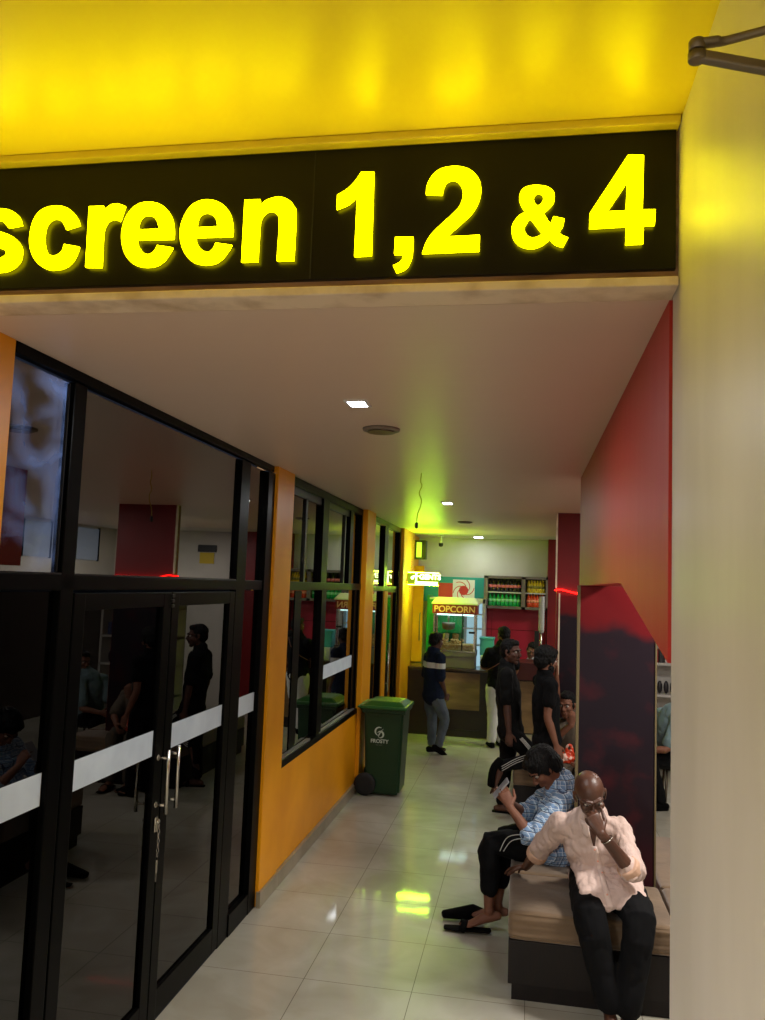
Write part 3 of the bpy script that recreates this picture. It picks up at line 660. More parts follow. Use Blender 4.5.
mesh_obj('bin_lettering', text_mesh('FROSTY', .052, .003, .0012, 'CENTER'), M['logo_grey'], bn, Matrix.Translation((lx + .004, ly - .007, .535)))
mesh_obj('bin_small_lettering', text_mesh('- - - - -', .022, .002, 0, 'CENTER'), M['logo_grey'], bn, Matrix.Translation((lx, ly - .004, .508)))

# ------------------------------------------------------------------ seating island round the pillar
def island(name, label, x0, x1, y0, y1, hx0, hx1, hy0, hy1, cush):
    t = thing(name, label, 'bench', ((x0 + x1) / 2, y0, 0))
    b_ = MB()
    for q in ((x0, y0, hx1 + .0, hy0), ) if False else ():
        pass
    def ringbox(z0, z1, ins, bev):
        X0, X1, Y0, Y1 = x0 + ins, x1 - ins, y0 + ins, y1 - ins
        b_.box((X0, Y0, z0), (X1, hy0, z1), bev); b_.box((X0, hy1, z0), (X1, Y1, z1), bev); b_.box((X0, hy0, z0), (hx0, hy1, z1), bev); b_.box((hx1, hy0, z0), (X1, hy1, z1), bev)
    ringbox(.0, .085, .02, .0); ringbox(.085, .305, 0, .003)
    b_.build('base', M['bench'], t)
    for (a_, c_) in cush:
        m_ = MB(); m_.box((a_[0], a_[1], .305), (c_[0], c_[1], .455), .035, 5)
        o = m_.build('cushion', M['cushion'], t)
        s_ = o.modifiers.new('s', 'SUBSURF'); s_.levels = 2; s_.render_levels = 2; apply_mods(o)
        for v in o.data.vertices:
            v.co.z += .008 * noise.noise(v.co * 5) + (.012 * math.sin(PI * (v.co.x - a_[0]) / (c_[0] - a_[0])) * math.sin(PI * (v.co.y - a_[1]) / (c_[1] - a_[1])) if v.co.z > .4 else 0)
            if v.co.z < .44 and v.co.z > .32: v.co.y += .006 * math.sin(v.co.z * 160 + 2 * noise.noise(v.co * 4)) * .6
        for p_ in o.data.polygons: p_.use_smooth = True
    return t
island('seating_island', 'dark wood seating island with tan cushions round the printed pillar', -.05, 1.16, 4.53, 6.15, .31, .80, 5.13, 5.28,
       [((-.055, 4.52), (.80, 5.12)), ((.81, 4.52), (1.165, 5.12)), ((-.055, 5.13), (.305, 6.15)), ((.81, 5.13), (1.165, 6.15)), ((.315, 5.29), (.80, 6.15))])
island('seating_island', 'second seating island at the foot of the far red pillar', -.075, 1.2, 7.95, 9.9, .29, 1.02, 8.36, 8.52,
       [((-.08, 7.94), (.6, 8.35)), ((.61, 7.94), (1.2, 8.35)), ((-.08, 8.36), (.285, 9.2)), ((1.03, 8.36), (1.2, 9.2)), ((.295, 8.53), (1.02, 9.2)), ((-.08, 9.21), (.6, 9.9)), ((.61, 9.21), (1.2, 9.9))])

# ------------------------------------------------------------------ toilets sign
gs = thing('restroom_sign', 'small glowing green-yellow GENTS sign sticking out from the orange pillar', 'sign', (-1.42, 11.6, 2.15))
MB().box((-1.67, 11.59, 2.155), (-1.22, 11.63, 2.325), .004).build('sign_case', M['gents_face'], gs)
for z in (2.150, 2.326):
    eo = MB().box((-1.665, 11.592, z), (-1.225, 11.628, z + .004)).build('added_spill_strip', M['gents_edge'] if z > 2.2 else M['gents_edge_low'], gs)  # added strips, unseen from the front, throwing green onto ceiling and floor
mesh_obj('lettering', text_mesh('GENTS', .10, .006, .0025, 'LEFT', 1.0), M['gents_letter'], gs, Matrix.Translation((-1.5, 11.585, 2.235)))
a = MB(); a.lathe((-1.6, 11.585, 2.25), [(.022, 0), (.022, .004)], 18, 'Y'); a.tube([(-1.545, 11.585, 2.31), (-1.545, 11.585, 2.2)], .011, 8); a.tube([(-1.59, 11.585, 2.275), (-1.50, 11.585, 2.275)], .007, 8); a.lathe((-1.545, 11.58, 2.315), [(.017, 0), (.017, .004)], 16, 'Y'); a.build('figure_symbol', M['gents_letter'], gs)
MB().box((-1.56, 11.583, 2.165), (-1.235, 11.592, 2.2), .003).build('lower_bar', M['gents_letter'], gs)

cc = thing('security_camera', 'tiny dark dome camera high on the pale wall by the counter', 'camera', (-1.31, 12.6, 2.80))
a = MB(); a.lathe((-1.31, 12.6, 2.79), [(.01, -.035), (.03, -.025), (.036, 0), (.036, .02)], 20); a.build('dome', M['black'], cc)
a = MB(); a.cyl((-1.31, 12.6, 2.81), (-1.31, 12.6, 2.93), .015); a.lathe((-1.31, 12.6, 2.915), [(.04, 0), (.04, .015)], 18); a.build('bracket', M['white_plastic'], cc)
tv = thing('wall_speaker', 'black and white box mounted high on the orange end pillar', 'wall box', (-1.62, 12.3, 2.55))
a = MB(); a.box((-1.70, 12.26, 2.54), (-1.50, 12.42, 2.83), .008); a.build('housing', M['black'], tv)
a = MB(); a.box((-1.645, 12.25, 2.57), (-1.565, 12.262, 2.80), .003); a.build('front_panel', M['white_plastic'], tv)

# ------------------------------------------------------------------ snack counter
ct = thing('snack_counter', 'dark wooden snack counter with a pale stone-look front panel', 'counter', (-1.1, 11.9, 0))
a = MB(); a.box((-1.665, 11.95, 0), (-.45, 12.45, .93)); a.box((-1.665, 11.93, 0), (-.45, 11.955, .1)); a.box((-.62, 11.93, .1), (-.45, 11.955, .93)); a.box((-1.665, 11.93, .1), (-1.14, 11.955, .93)); a.build('counter_body', M['counter'], ct)
a = MB(); a.box((-1.665, 11.9, .93), (-.42, 12.48, .965), .005); a.build('counter_top', M['counter_top'], ct)
a = MB(); a.box((-1.14, 11.94, .38), (-.62, 11.952, .905), .003); a.build('front_panel', M['counter_panel'], ct)
ct2 = thing('snack_counter', 'taller far counter with a red-brown top in front of the crimson wall', 'counter', (0, 11.6, 0))
a = MB(); a.box((-.42, 11.75, 0), (.30, 12.3, .88)); a.build('counter_body', M['counter'], ct2)
a = MB(); a.box((-.42, 11.68, .88), (.305, 12.32, 1.12), .006); a.build('counter_top', mat('red_brown_laminate', (70, 24, 24), .35), ct2)
a = MB(); a.box((-.3, 11.738, .15), (.28, 11.75, .86), .003); a.build('front_panel', M['counter_panel'], ct2)

# popcorn machine
pc = thing('popcorn_machine', 'red and cream glass popcorn machine standing on the counter', 'popcorn machine', (-1.02, 12.2, .965))
X0, X1, Y0, Y1 = -1.345, -.685, 12.0, 12.44
a = MB(); a.box((X0 + .02, Y0 + .01, .967), (X1 - .02, Y1, 1.13), .006); a.box((X0 + .01, Y0 - .005, 1.13), (X1 - .01, Y1, 1.215), .006); a.build('machine_base', M['steel'], pc)
a = MB(); a.box((X0 + .01, Y0 - .01, 1.2), (X1 - .01, Y0 + .0, 1.212)); a.build('edge_strip', M['chrome'], pc)
for x in (X0 + .02, X1 - .045):
    for y in (Y0 + .01, Y1 - .035): MB().box((x, y, 1.215), (x + .025, y + .025, 1.76)).build('corner_post', M['chrome'], pc)
a = MB(); a.box((X0 + .002, Y0 - .012, 1.745), (X1 - .002, Y0 + .008, 1.885), .004); a.box((X0 + .002, Y0 + .008, 1.745), (X0 + .02, Y1, 1.885)); a.box((X1 - .02, Y0 + .008, 1.745), (X1 - .002, Y1, 1.885)); hp = a.build('header_panel', M['popred'], pc)
me = text_mesh('POPCORN', .128, .006, .003, 'CENTER', 1.0); mesh_obj('lettering', me, M['popletter'], hp, Matrix.Translation((-1.015, Y0 - .017, 1.772)))
a = MB(); frus(a, X0 - .015, X1 + .015, Y0 - .03, Y1 + .02, 1.885, X0 - .012, X1 + .012, Y0 - .027, Y1 + .017, 1.905, .003); frus(a, X0 - .012, X1 + .012, Y0 - .027, Y1 + .017, 1.905, X0 + .05, X1 - .05, Y0 + .08, Y1 - .08, 1.985, .006); a.build('roof', M['popwhite'], pc)
a = MB(); a.lathe((-1.12, 12.22, 1.5), [(.04, 0), (.09, .02), (.1, .09), (.095, .11)], 24); a.cyl((-1.12, 12.22, 1.6), (-1.12, 12.22, 1.75), .012); a.build('kettle', M['steel'], pc)
a = MB(); a.box((X0 + .05, Y0 + .04, 1.215), (X1 - .05, Y1 - .04, 1.30), .02)
for i in range(70):
    a.ell((random.uniform(X0 + .07, X1 - .22), random.uniform(Y0 + .05, Y1 - .06), 1.3 + random.uniform(-.01, .06)), (.022, .02, .018), sub=1)
pk = a.build('popcorn_heap', M['popcorn'], pc); pk['kind'] = 'stuff'
a = MB(); a.box((X0 + .045, Y0 + .012, 1.215), (X1 - .045, Y0 + .016, 1.745)); a.build('front_glass', glass('clear_glass', (.92, .94, .93), 1.45), pc)
a = MB(); a.box((-.905, Y0 + .006, 1.22), (-.89, Y0 + .02, 1.745)); a.box((-.8, Y0 - .02, 1.47), (-.715, Y0 + .0, 1.50), .004); a.build('door_frame', M['frame_grey'], pc)
a = MB(); a.box((X0 + .05, Y1 - .03, 1.45), (-.93, Y1 - .02, 1.74)); a.build('back_shelf_panel', M['green_fridge'], pc)
a = MB(); a.box((X0 + .06, Y0 + .1, 1.72), (X1 - .06, Y0 + .16, 1.74)); a.build('inner_lamp', emis('cool_tube', (210, 255, 250), 3), pc)

fg = thing('drinks_fridge', 'tall green sided drinks fridge with a lit white interior behind popcorn machine', 'fridge', (-1.0, 12.8, 0))
a = MB(); a.box((-1.50, 12.62, 0), (-1.46, 13.1, 2.0), .004); a.box((-1.5, 13.06, 0), (-.95, 13.1, 1.9)); a.box((-1.5, 12.62, 0), (-.58, 13.1, .9), .004); a.box((-1.46, 12.62, .9), (-1.36, 12.64, 1.94)); a.build('cabinet', M['green_fridge'], fg)
a = MB(); a.box((-.645, 12.62, .9), (-.60, 13.1, 1.97), .004); a.box((-1.46, 12.62, 1.90), (-.60, 13.1, 1.97), .004); a.box((-.95, 13.06, .9), (-.645, 13.1, 1.9)); a.build('white_frame', M['shelfwhite'], fg)
a = MB(); a.box((-.90, 12.98, .92), (-.64, 13.05, 1.9)); a.build('lit_back_panel', emis('fridge_light', (180, 225, 240), .7), fg)
a = MB()
for z in (1.25, 1.5, 1.72): a.box((-1.44, 12.68, z), (-.64, 13.0, z + .012))
a.build('shelf', M['shelfwhite'], fg)
for i in range(6):
    z = (1.262, 1.512)[i % 2]; x = -1.36 + (i // 2) * .15
    c_ = MB(); c_.lathe((x, 12.8, z), [(.04, 0), (.05, .14), (.052, .145), (.03, .155)], 16)
    o = c_.build('snack_tub', [M['popcorn'], M['popred'], M['popwhite'], M['black']][i % 4])
    tag(o, None, 'tub', 'snack tubs in the fridge'); o['label'] = 'small snack tub on a fridge shelf behind the popcorn machine'

bn2 = thing('wall_banner', 'teal and red banner with a white swirl logo above popcorn machine', 'banner', (-1.1, 13.15, 1.3))
a = MB(); a.box((-1.62, 13.12, 1.9), (-.64, 13.15, 2.30), .003); a.build('backboard', M['teal'], bn2)
a = MB(); a.box((-1.38, 13.112, 1.9), (-1.0, 13.12, 2.2)); a.build('red_field', M['banner_red'], bn2)
a = MB(); CX, CZ = -.975, 2.09
a.box((CX - .175, 13.102, CZ - .17), (CX + .175, 13.112, CZ + .17), .0)
a.build('logo_square', M['logo_white'], bn2)
a = MB(); a.lathe((CX, 13.099, CZ), [(.165, 0), (.165, .004)], 40, 'Y')
rr = a.build('logo_disc', M['logo_white'], bn2)
a = MB(); a.lathe((CX, 13.094, CZ), [(.075, 0), (.075, .005)], 32, 'Y')
for k in range(6):
    t0 = k * 60; pts = [(.075 * math.cos(math.radians(t0)), .075 * math.sin(math.radians(t0)))]
    pts = [((.072 + .1 * u) * math.cos(math.radians(t0 + 75 * u)), (.072 + .1 * u) * math.sin(math.radians(t0 + 75 * u))) for u in [i / 8 for i in range(9)]]
    ribbon(a, pts, [.006] * 9, 13.094, (CX, CZ))
a.build('swirl', M['banner_red'], bn2)

# bottle shelf
sh = thing('bottle_shelf', 'grey wooden wall shelf in two bays stocked with soft drink bottles', 'shelf', (-.1, 13.1, 1.8))
a = MB()
SX0, SX1, SXM = -.64, .34, -.03
a.box((SX0, 12.85, 1.83), (SX1, 13.2, 1.87)); a.box((SX0, 12.85, 2.30), (SX1, 13.2, 2.34)); a.box((SX0, 12.85, 1.83), (SX0 + .06, 13.2, 2.34)); a.box((SXM - .03, 12.85, 1.83), (SXM + .03, 13.2, 2.34)); a.box((SX1 - .03, 12.85, 1.83), (SX1, 13.2, 2.34)); a.box((SX0, 13.17, 1.83), (SX1, 13.2, 2.34))
a.build('carcass', M['shelfwood'], sh)
a = MB(); a.box((SX0 + .06, 12.86, 2.075), (SXM - .03, 13.17, 2.09)); a.box((SXM + .03, 12.86, 2.075), (SX1 - .03, 13.17, 2.09)); a.build('middle_board', M['shelfwhite'], sh)
def bottle(name, liquid, label_m, cap_m, lab, grp):
    t = thing(name, lab, 'bottle', (0, 0, 0), grp)
    b_ = MB(); b_.lathe((0, 0, 0), [(.022, 0), (.031, .006), (.032, .05), (.028, .075), (.032, .1), (.03, .125), (.018, .16), (.012, .175), (.012, .182)], 16); b_.build('bottle_body', liquid, t)
    b_ = MB(); b_.lathe((0, 0, .07), [(.0325, 0), (.0325, .04)], 16); b_.build('wrapper', label_m, t)
    b_ = MB(); b_.lathe((0, 0, .18), [(.014, 0), (.014, .016), (.011, .018)], 12); b_.build('cap', cap_m, t)
    return t
rows = [('cola_bottle', mat('cola', (20, 8, 8), .15, coat=.5), mat('pink_label', (238, 124, 124), .5), M['black'], 'small cola bottle with pink-red label on the upper left shelf', 'cola bottles on the shelf', -.545, 8, 2.09),
        ('green_bottle', mat('green_soda', (24, 168, 84), .12, coat=.5), mat('green_label', (150, 232, 176), .5), mat('green_cap', (20, 150, 60), .4), 'green soft drink bottle on the lower left shelf', 'green bottles on the shelf', -.545, 8, 1.87),
        ('yellow_bottle', mat('yellow_soda', (200, 172, 36), .15, coat=.5), mat('olive_label', (120, 110, 24), .5), mat('yellow_cap', (220, 190, 60), .4), 'yellow soft drink bottle on the upper right shelf', 'yellow bottles on the shelf', .05, 6, 2.09),
        ('orange_bottle', mat('orange_soda', (214, 70, 26), .15, coat=.5), mat('peach_label', (238, 150, 110), .5), mat('orange_cap', (230, 120, 60), .4), 'orange soft drink bottle on the lower right shelf', 'orange bottles on the shelf', .05, 6, 1.87)]
for nm, lq, lb, cp, lab, grp, x0, n, z in rows:
    pr = bottle(nm, lq, lb, cp, lab, grp); st = (.445 / (n - 1)) if n > 6 else (.22 / (n - 1))
    for i in range(n):
        o = pr if i == 0 else copy_tree(pr)
        o.location = (x0 + i * st, 12.93 + (i % 2) * .006, z)
# cup stack, black monitor, tub on counter
cu_ = thing('paper_cup_stack', 'tall stack of white paper cups hanging beside the bottle shelf', 'cups', (.26, 12.2, 1.53))
for i in range(14):
    b_ = MB(); b_.lathe((.235, 12.0, 1.53 + i * .036), [(.034, 0), (.044, .05), (.047, .052)], 16); b_.build('paper_cup', M['white_plastic'], cu_)
b_ = MB(); b_.cyl((.235, 12.0, 1.12), (.235, 12.0, 1.56), .014, 12); b_.lathe((.235, 12.0, 1.121), [(.05, 0), (.05, .015)], 16); b_.build('holder_pole', M['chrome'], cu_)
mn = thing('payment_screen', 'narrow black screen standing on the far counter by the cups', 'screen', (.2, 11.9, 1.12))
b_ = MB(); b_.box((.14, 11.9, 1.2), (.205, 11.93, 1.56), .004); b_.build('screen', M['black'], mn)
b_ = MB(); b_.cyl((.18, 11.93, 1.12), (.18, 11.93, 1.25), .012); b_.box((.14, 11.88, 1.12), (.22, 11.98, 1.13), .002); b_.build('stand', M['chrome'], mn)
wd = thing('water_dispenser', 'pale teal plastic water tub on the counter right of popcorn machine', 'tub', (-.55, 12.2, .965))
b_ = MB(); b_.box((-.63, 12.05, .966), (-.47, 12.35, 1.16), .01); b_.build('lower_case', M['white_plastic'], wd)
b_ = MB(); b_.box((-.64, 12.08, 1.16), (-.44, 12.35, 1.40), .02); b_.build('tank', M['teal_glow'], wd)
b_ = MB(); b_.box((-.65, 12.07, 1.39), (-.43, 12.36, 1.42), .006); b_.build('lid', M['teal_glow'], wd)
cn = thing('small_cup', 'small white cup on the front edge of the far counter', 'cup', (-.02, 11.5, 1.12))
b_ = MB(); b_.lathe((-.1, 11.73, 1.121), [(.025, 0), (.034, .075), (.036, .078)], 16); b_.build('cup_body', M['white_plastic'], cn)
b_ = MB(); b_.lathe((-.1, 11.73, 1.198), [(.037, 0), (.037, .008), (.02, .011)], 16); b_.build('lid', M['popwhite'], cn)
bx = thing('yellow_door_panel', 'yellow lit narrow door leaf behind the restroom sign', 'door', (-1.6, 12.7, 0))
b_ = MB(); b_.box((-1.72, 12.6, .97), (-1.56, 12.64, 2.45), .004); b_.build('leaf', M['orange'], bx)
b_ = MB(); b_.tube([(-1.6, 12.58, 1.3), (-1.6, 12.56, 1.32), (-1.6, 12.56, 1.7), (-1.6, 12.6, 1.72)], .008, 8); b_.build('handle', M['dark_metal'], bx)

# display shelves in the right hall, seen between pillar and pier
ds = thing('display_shelf', 'white display rack of packets and boxes glimpsed beyond the pillar', 'shelf', (1.9, 10.5, 0))
a = MB()
for z in (.1, .5, .9, 1.28, 1.68): a.box((1.2, 10.5, z), (2.3, 10.85, z + .03))
for x in (1.2, 2.27): a.box((x, 10.5, 0), (x + .03, 10.85, 2.0))
a.box((1.2, 10.83, 0), (2.3, 10.85, 2.0)); a.build('rack', M['shelfwhite'], ds)
rc = [(150, 30, 34), (40, 36, 40), (210, 200, 190), (180, 60, 50), (60, 70, 110), (200, 150, 60), (225, 220, 214)]
cm_ = [mat('packet_colour', c, .45) for c in rc]
for z, h_, nn, grp, nm, lab in ((1.31, .2, 15, 'boxes on the upper display shelf', 'snack_box', 'slim snack box standing on the upper white display shelf'), (.93, .16, 13, 'packets on the middle display shelf', 'snack_packet', 'small dark snack packet on the middle white display shelf'), (.53, .12, 11, 'packets on the low display shelf', 'biscuit_packet', 'orange biscuit packet on the low white display shelf')):
    for i in range(nn):
        x = 1.25 + i * (.97 / nn); b_ = MB()
        if nm == 'snack_box': b_.box((x, 10.54, z), (x + .8 / nn, 10.66, z + h_ * random.uniform(.8, 1)), .003); mm = cm_[i % 5]
        elif nm == 'snack_packet': b_.ell((x + .03, 10.6, z + h_ * .5), (.032, .02, h_ * .5), sub=2); mm = cm_[1 + (i % 2) * 5 * (i % 3 == 0)]
        else: b_.box((x, 10.53, z), (x + .07, 10.62, z + h_ * .6), .015); mm = cm_[5]
        o = b_.build(nm, mm); tag(o, lab, 'box' if nm == 'snack_box' else 'packet', grp)
b_ = MB(); b_.ell((1.65, 10.66, 1.76), (.16, .12, .06), sub=3); o = b_.build('folded_bag', M['white_plastic']); tag(o, 'crumpled pale bag lying on the top display shelf', 'bag')
ws = thing('notice_sign', 'black and yellow notice on the pale back wall of the hall', 'sign', (1.9, 13.18, 2.5))
b_ = MB(); b_.box((1.72, 13.18, 2.58), (2.06, 13.2, 2.70), .002); b_.build('upper_plate', M['black'], ws)
b_ = MB(); b_.box((1.76, 13.18, 2.38), (2.02, 13.2, 2.57), .002); b_.build('lower_plate', mat('yellow_notice', (206, 176, 20), .5), ws)
# ------------------------------------------------------------------ people
def frame_of(face, up=(0, 0, 1)):
    y = V(face).normalized(); z = V(up); z = (z - y * z.dot(y)).normalized(); x = y.cross(z)
    return x, y, z
def hmat(c, face, up=(0, 0, 1), s=1.0):
    x, y, z = frame_of(face, up)
    return Matrix(((x.x * s, y.x * s, z.x * s, c[0]), (x.y * s, y.y * s, z.y * s, c[1]), (x.z * s, y.z * s, z.z * s, c[2]), (0, 0, 0, 1)))
def into(mb, fn, m):
    t = MB(); fn(t); mb.add(t.bm, 0, m, True)
def head_shape(t):
    t.ell((0, -.014, .032), (.074, .094, .083), sub=4)
    t.ell((0, .022, -.03), (.061, .066, .078), sub=3)
    t.ell((0, .018, -.07), (.052, .058, .038), sub=3)
    t.ell((0, .058, -.094), (.026, .024, .02), sub=3)
    for s in (-1, 1):
        t.ell((s * .036, .058, -.022), (.026, .026, .022), sub=3)
        t.tube([(s * .010, .086, .024), (s * .032, .082, .030), (s * .052, .064, .024)], [.009, .010, .008], 8)
        t.tube([(s * .074, .006, .022), (s * .082, -.008, .014), (s * .082, -.010, -.012), (s * .074, .004, -.034)], [(.006, .011), (.007, .014), (.007, .012), (.006, .009)], 8, side=(1, 0, 0))
        t.ell((s * .011, .097, -.029), (.009, .011, .008), sub=2)
    t.tube([(0, .082, .016), (0, .094, -.004), (0, .106, -.024)], [.009, .011, .013], 10)
    t.tube([(-.024, .078, -.056), (0, .088, -.053), (.024, .078, -.056)], [.006, .0085, .006], 8)
    t.tube([(-.020, .077, -.066), (0, .087, -.067), (.020, .077, -.066)], [.006, .009, .006], 8)
def hair_short(t):
    t.ell((0, -.026, .046), (.083, .094, .083), sub=4); t.ell((0, -.056, .0), (.074, .062, .07), sub=3)
    t.ell((0, .03, .088), (.062, .05, .034), sub=3)
    for s in (-1, 1): t.ell((s * .066, -.004, .018), (.015, .03, .038), sub=3)
def hair_big(t):
    t.ell((0, -.02, .056), (.096, .108, .092), sub=4); t.ell((0, -.064, .0), (.084, .064, .084), sub=3)
    t.ell((0, .048, .09), (.07, .05, .036), sub=3)
    for s in (-1, 1): t.ell((s * .07, 0, .012), (.02, .036, .05), sub=3)
def hair_cropped(t):
    t.ell((0, -.034, -.002), (.0755, .0785, .06), sub=4)
    for s in (-1, 1): t.ell((s * .064, -.005, .012), (.012, .034, .03), sub=3)
def hand(t, w, f, n, side, curl=(25, 35, 25), size=1.0, spread=.0, thumb=.5):
    w = V(w); f = V(f).normalized(); n = V(n); n = (n - f * n.dot(f)).normalized(); s = f.cross(n) * (1 if side == 'R' else -1)
    k = size
    t.tube([w - f * .015 * k, w + f * .02 * k, w + f * .055 * k, w + f * .088 * k], [(.024 * k, .018 * k), (.03 * k, .018 * k), (.039 * k, .016 * k), (.038 * k, .012 * k)], 12, side=s)
    for i, L in enumerate((.072, .080, .074, .058)):
        off = .0295 - i * .0197
        p = w + f * (.082 + (0, .004, .002, -.008)[i]) * k + s * off * k
        d = (f + s * spread * (1.5 - i) * .25).normalized(); pts = [p - d * .02 * k, p]; ang = 0
        for sg_, c in zip((.45, .30, .25), curl):
            ang += c * (1 + .06 * i); a = math.radians(ang)
            p = p + (d * math.cos(a) + n * math.sin(a)) * (L * sg_ * k); pts.append(p)
        t.tube(pts, [.0085 * k, .0088 * k, .0082 * k, .0075 * k, .0065 * k], 8)
    b = w + f * .022 * k + s * .026 * k
    d1 = (f * .62 + s * .72 + n * .35 * thumb * 2).normalized(); d2 = (f * .85 + s * .3 + n * .5 * thumb * 2).normalized()
    t.tube([b - d1 * .012 * k, b + d1 * .036 * k, b + d1 * .036 * k + d2 * .03 * k, b + d1 * .036 * k + d2 * .054 * k], [.0125 * k, .0115 * k, .0098 * k, .0078 * k], 8)
def foot(t, a, d, pitch=0, k=1.0, toes=True):
    # a: ankle centre; d: toe direction; pitch: degrees the toes point down
    a = V(a); d = V(d).normalized(); x = d.cross(V((0, 0, 1))).normalized(); R = Matrix.Rotation(math.radians(-pitch), 3, x)
    F = R @ d; U = R @ V((0, 0, 1))
    t.tube([a - F * .045 * k - U * .052 * k, a - U * .045 * k, a + F * .06 * k - U * .052 * k, a + F * .12 * k - U * .064 * k, a + F * .155 * k - U * .067 * k],
           [(.026 * k, .026 * k), (.031 * k, .036 * k), (.035 * k, .028 * k), (.043 * k, .018 * k), (.038 * k, .013 * k)], 12, side=x)
    t.ell(a - U * .01 * k, (.034 * k, .036 * k, .04 * k), sub=2)
    if toes:
        for i in range(5):
            L = (.05, .045, .04, .034, .026)[i]; o_ = .033 - i * .0165
            p = a + F * (.145 - i * .006) * k - U * .068 * k + x * o_ * k
            t.tube([p, p + F * L * k - U * .002], [.011 * k if i == 0 else .0085 * k, .009 * k if i == 0 else .007 * k], 8)
def shoe(a, d, pitch, name, m, parent, style='shoe', k=1.0):
    a = V(a); d = V(d).normalized(); x = d.cross(V((0, 0, 1))).normalized(); R = Matrix.Rotation(math.radians(-pitch), 3, x); F = R @ d; U = R @ V((0, 0, 1))
    mb = MB()
    if style == 'shoe':
        mb.tube([a - F * .05 - U * .045, a - U * .035, a + F * .07 - U * .047, a + F * .14 - U * .06, a + F * .19 - U * .064], [(.034, .032), (.04, .042), (.044, .032), (.047, .024), (.034, .017)], 14, side=x)
        mb.tube([a - F * .06 - U * .075, a + F * .06 - U * .078, a + F * .19 - U * .078], [(.036, .012), (.042, .012), (.038, .011)], 12, side=x)
        return fuse(mb, name, m, parent, .008, 3)
    mb.tube([a - F * .075 - U * .082, a + F * .05 - U * .084, a + F * .13 - U * .084, a + F * .205 - U * .082], [(.036, .010), (.036, .009), (.046, .009), (.034, .008)], 14, side=x)
    o = mb.build(name, m, parent)
    st = MB()
    pts = [a + F * .10 - U * .08 + x * .05, a + F * .085 - U * .045 + x * .036, a + F * .08 - U * .032, a + F * .085 - U * .045 - x * .036, a + F * .10 - U * .08 - x * .05]
    st.tube(pts, [(.02, .005)] * 5, 8, side=F); st.build('strap', m, o)
    return o

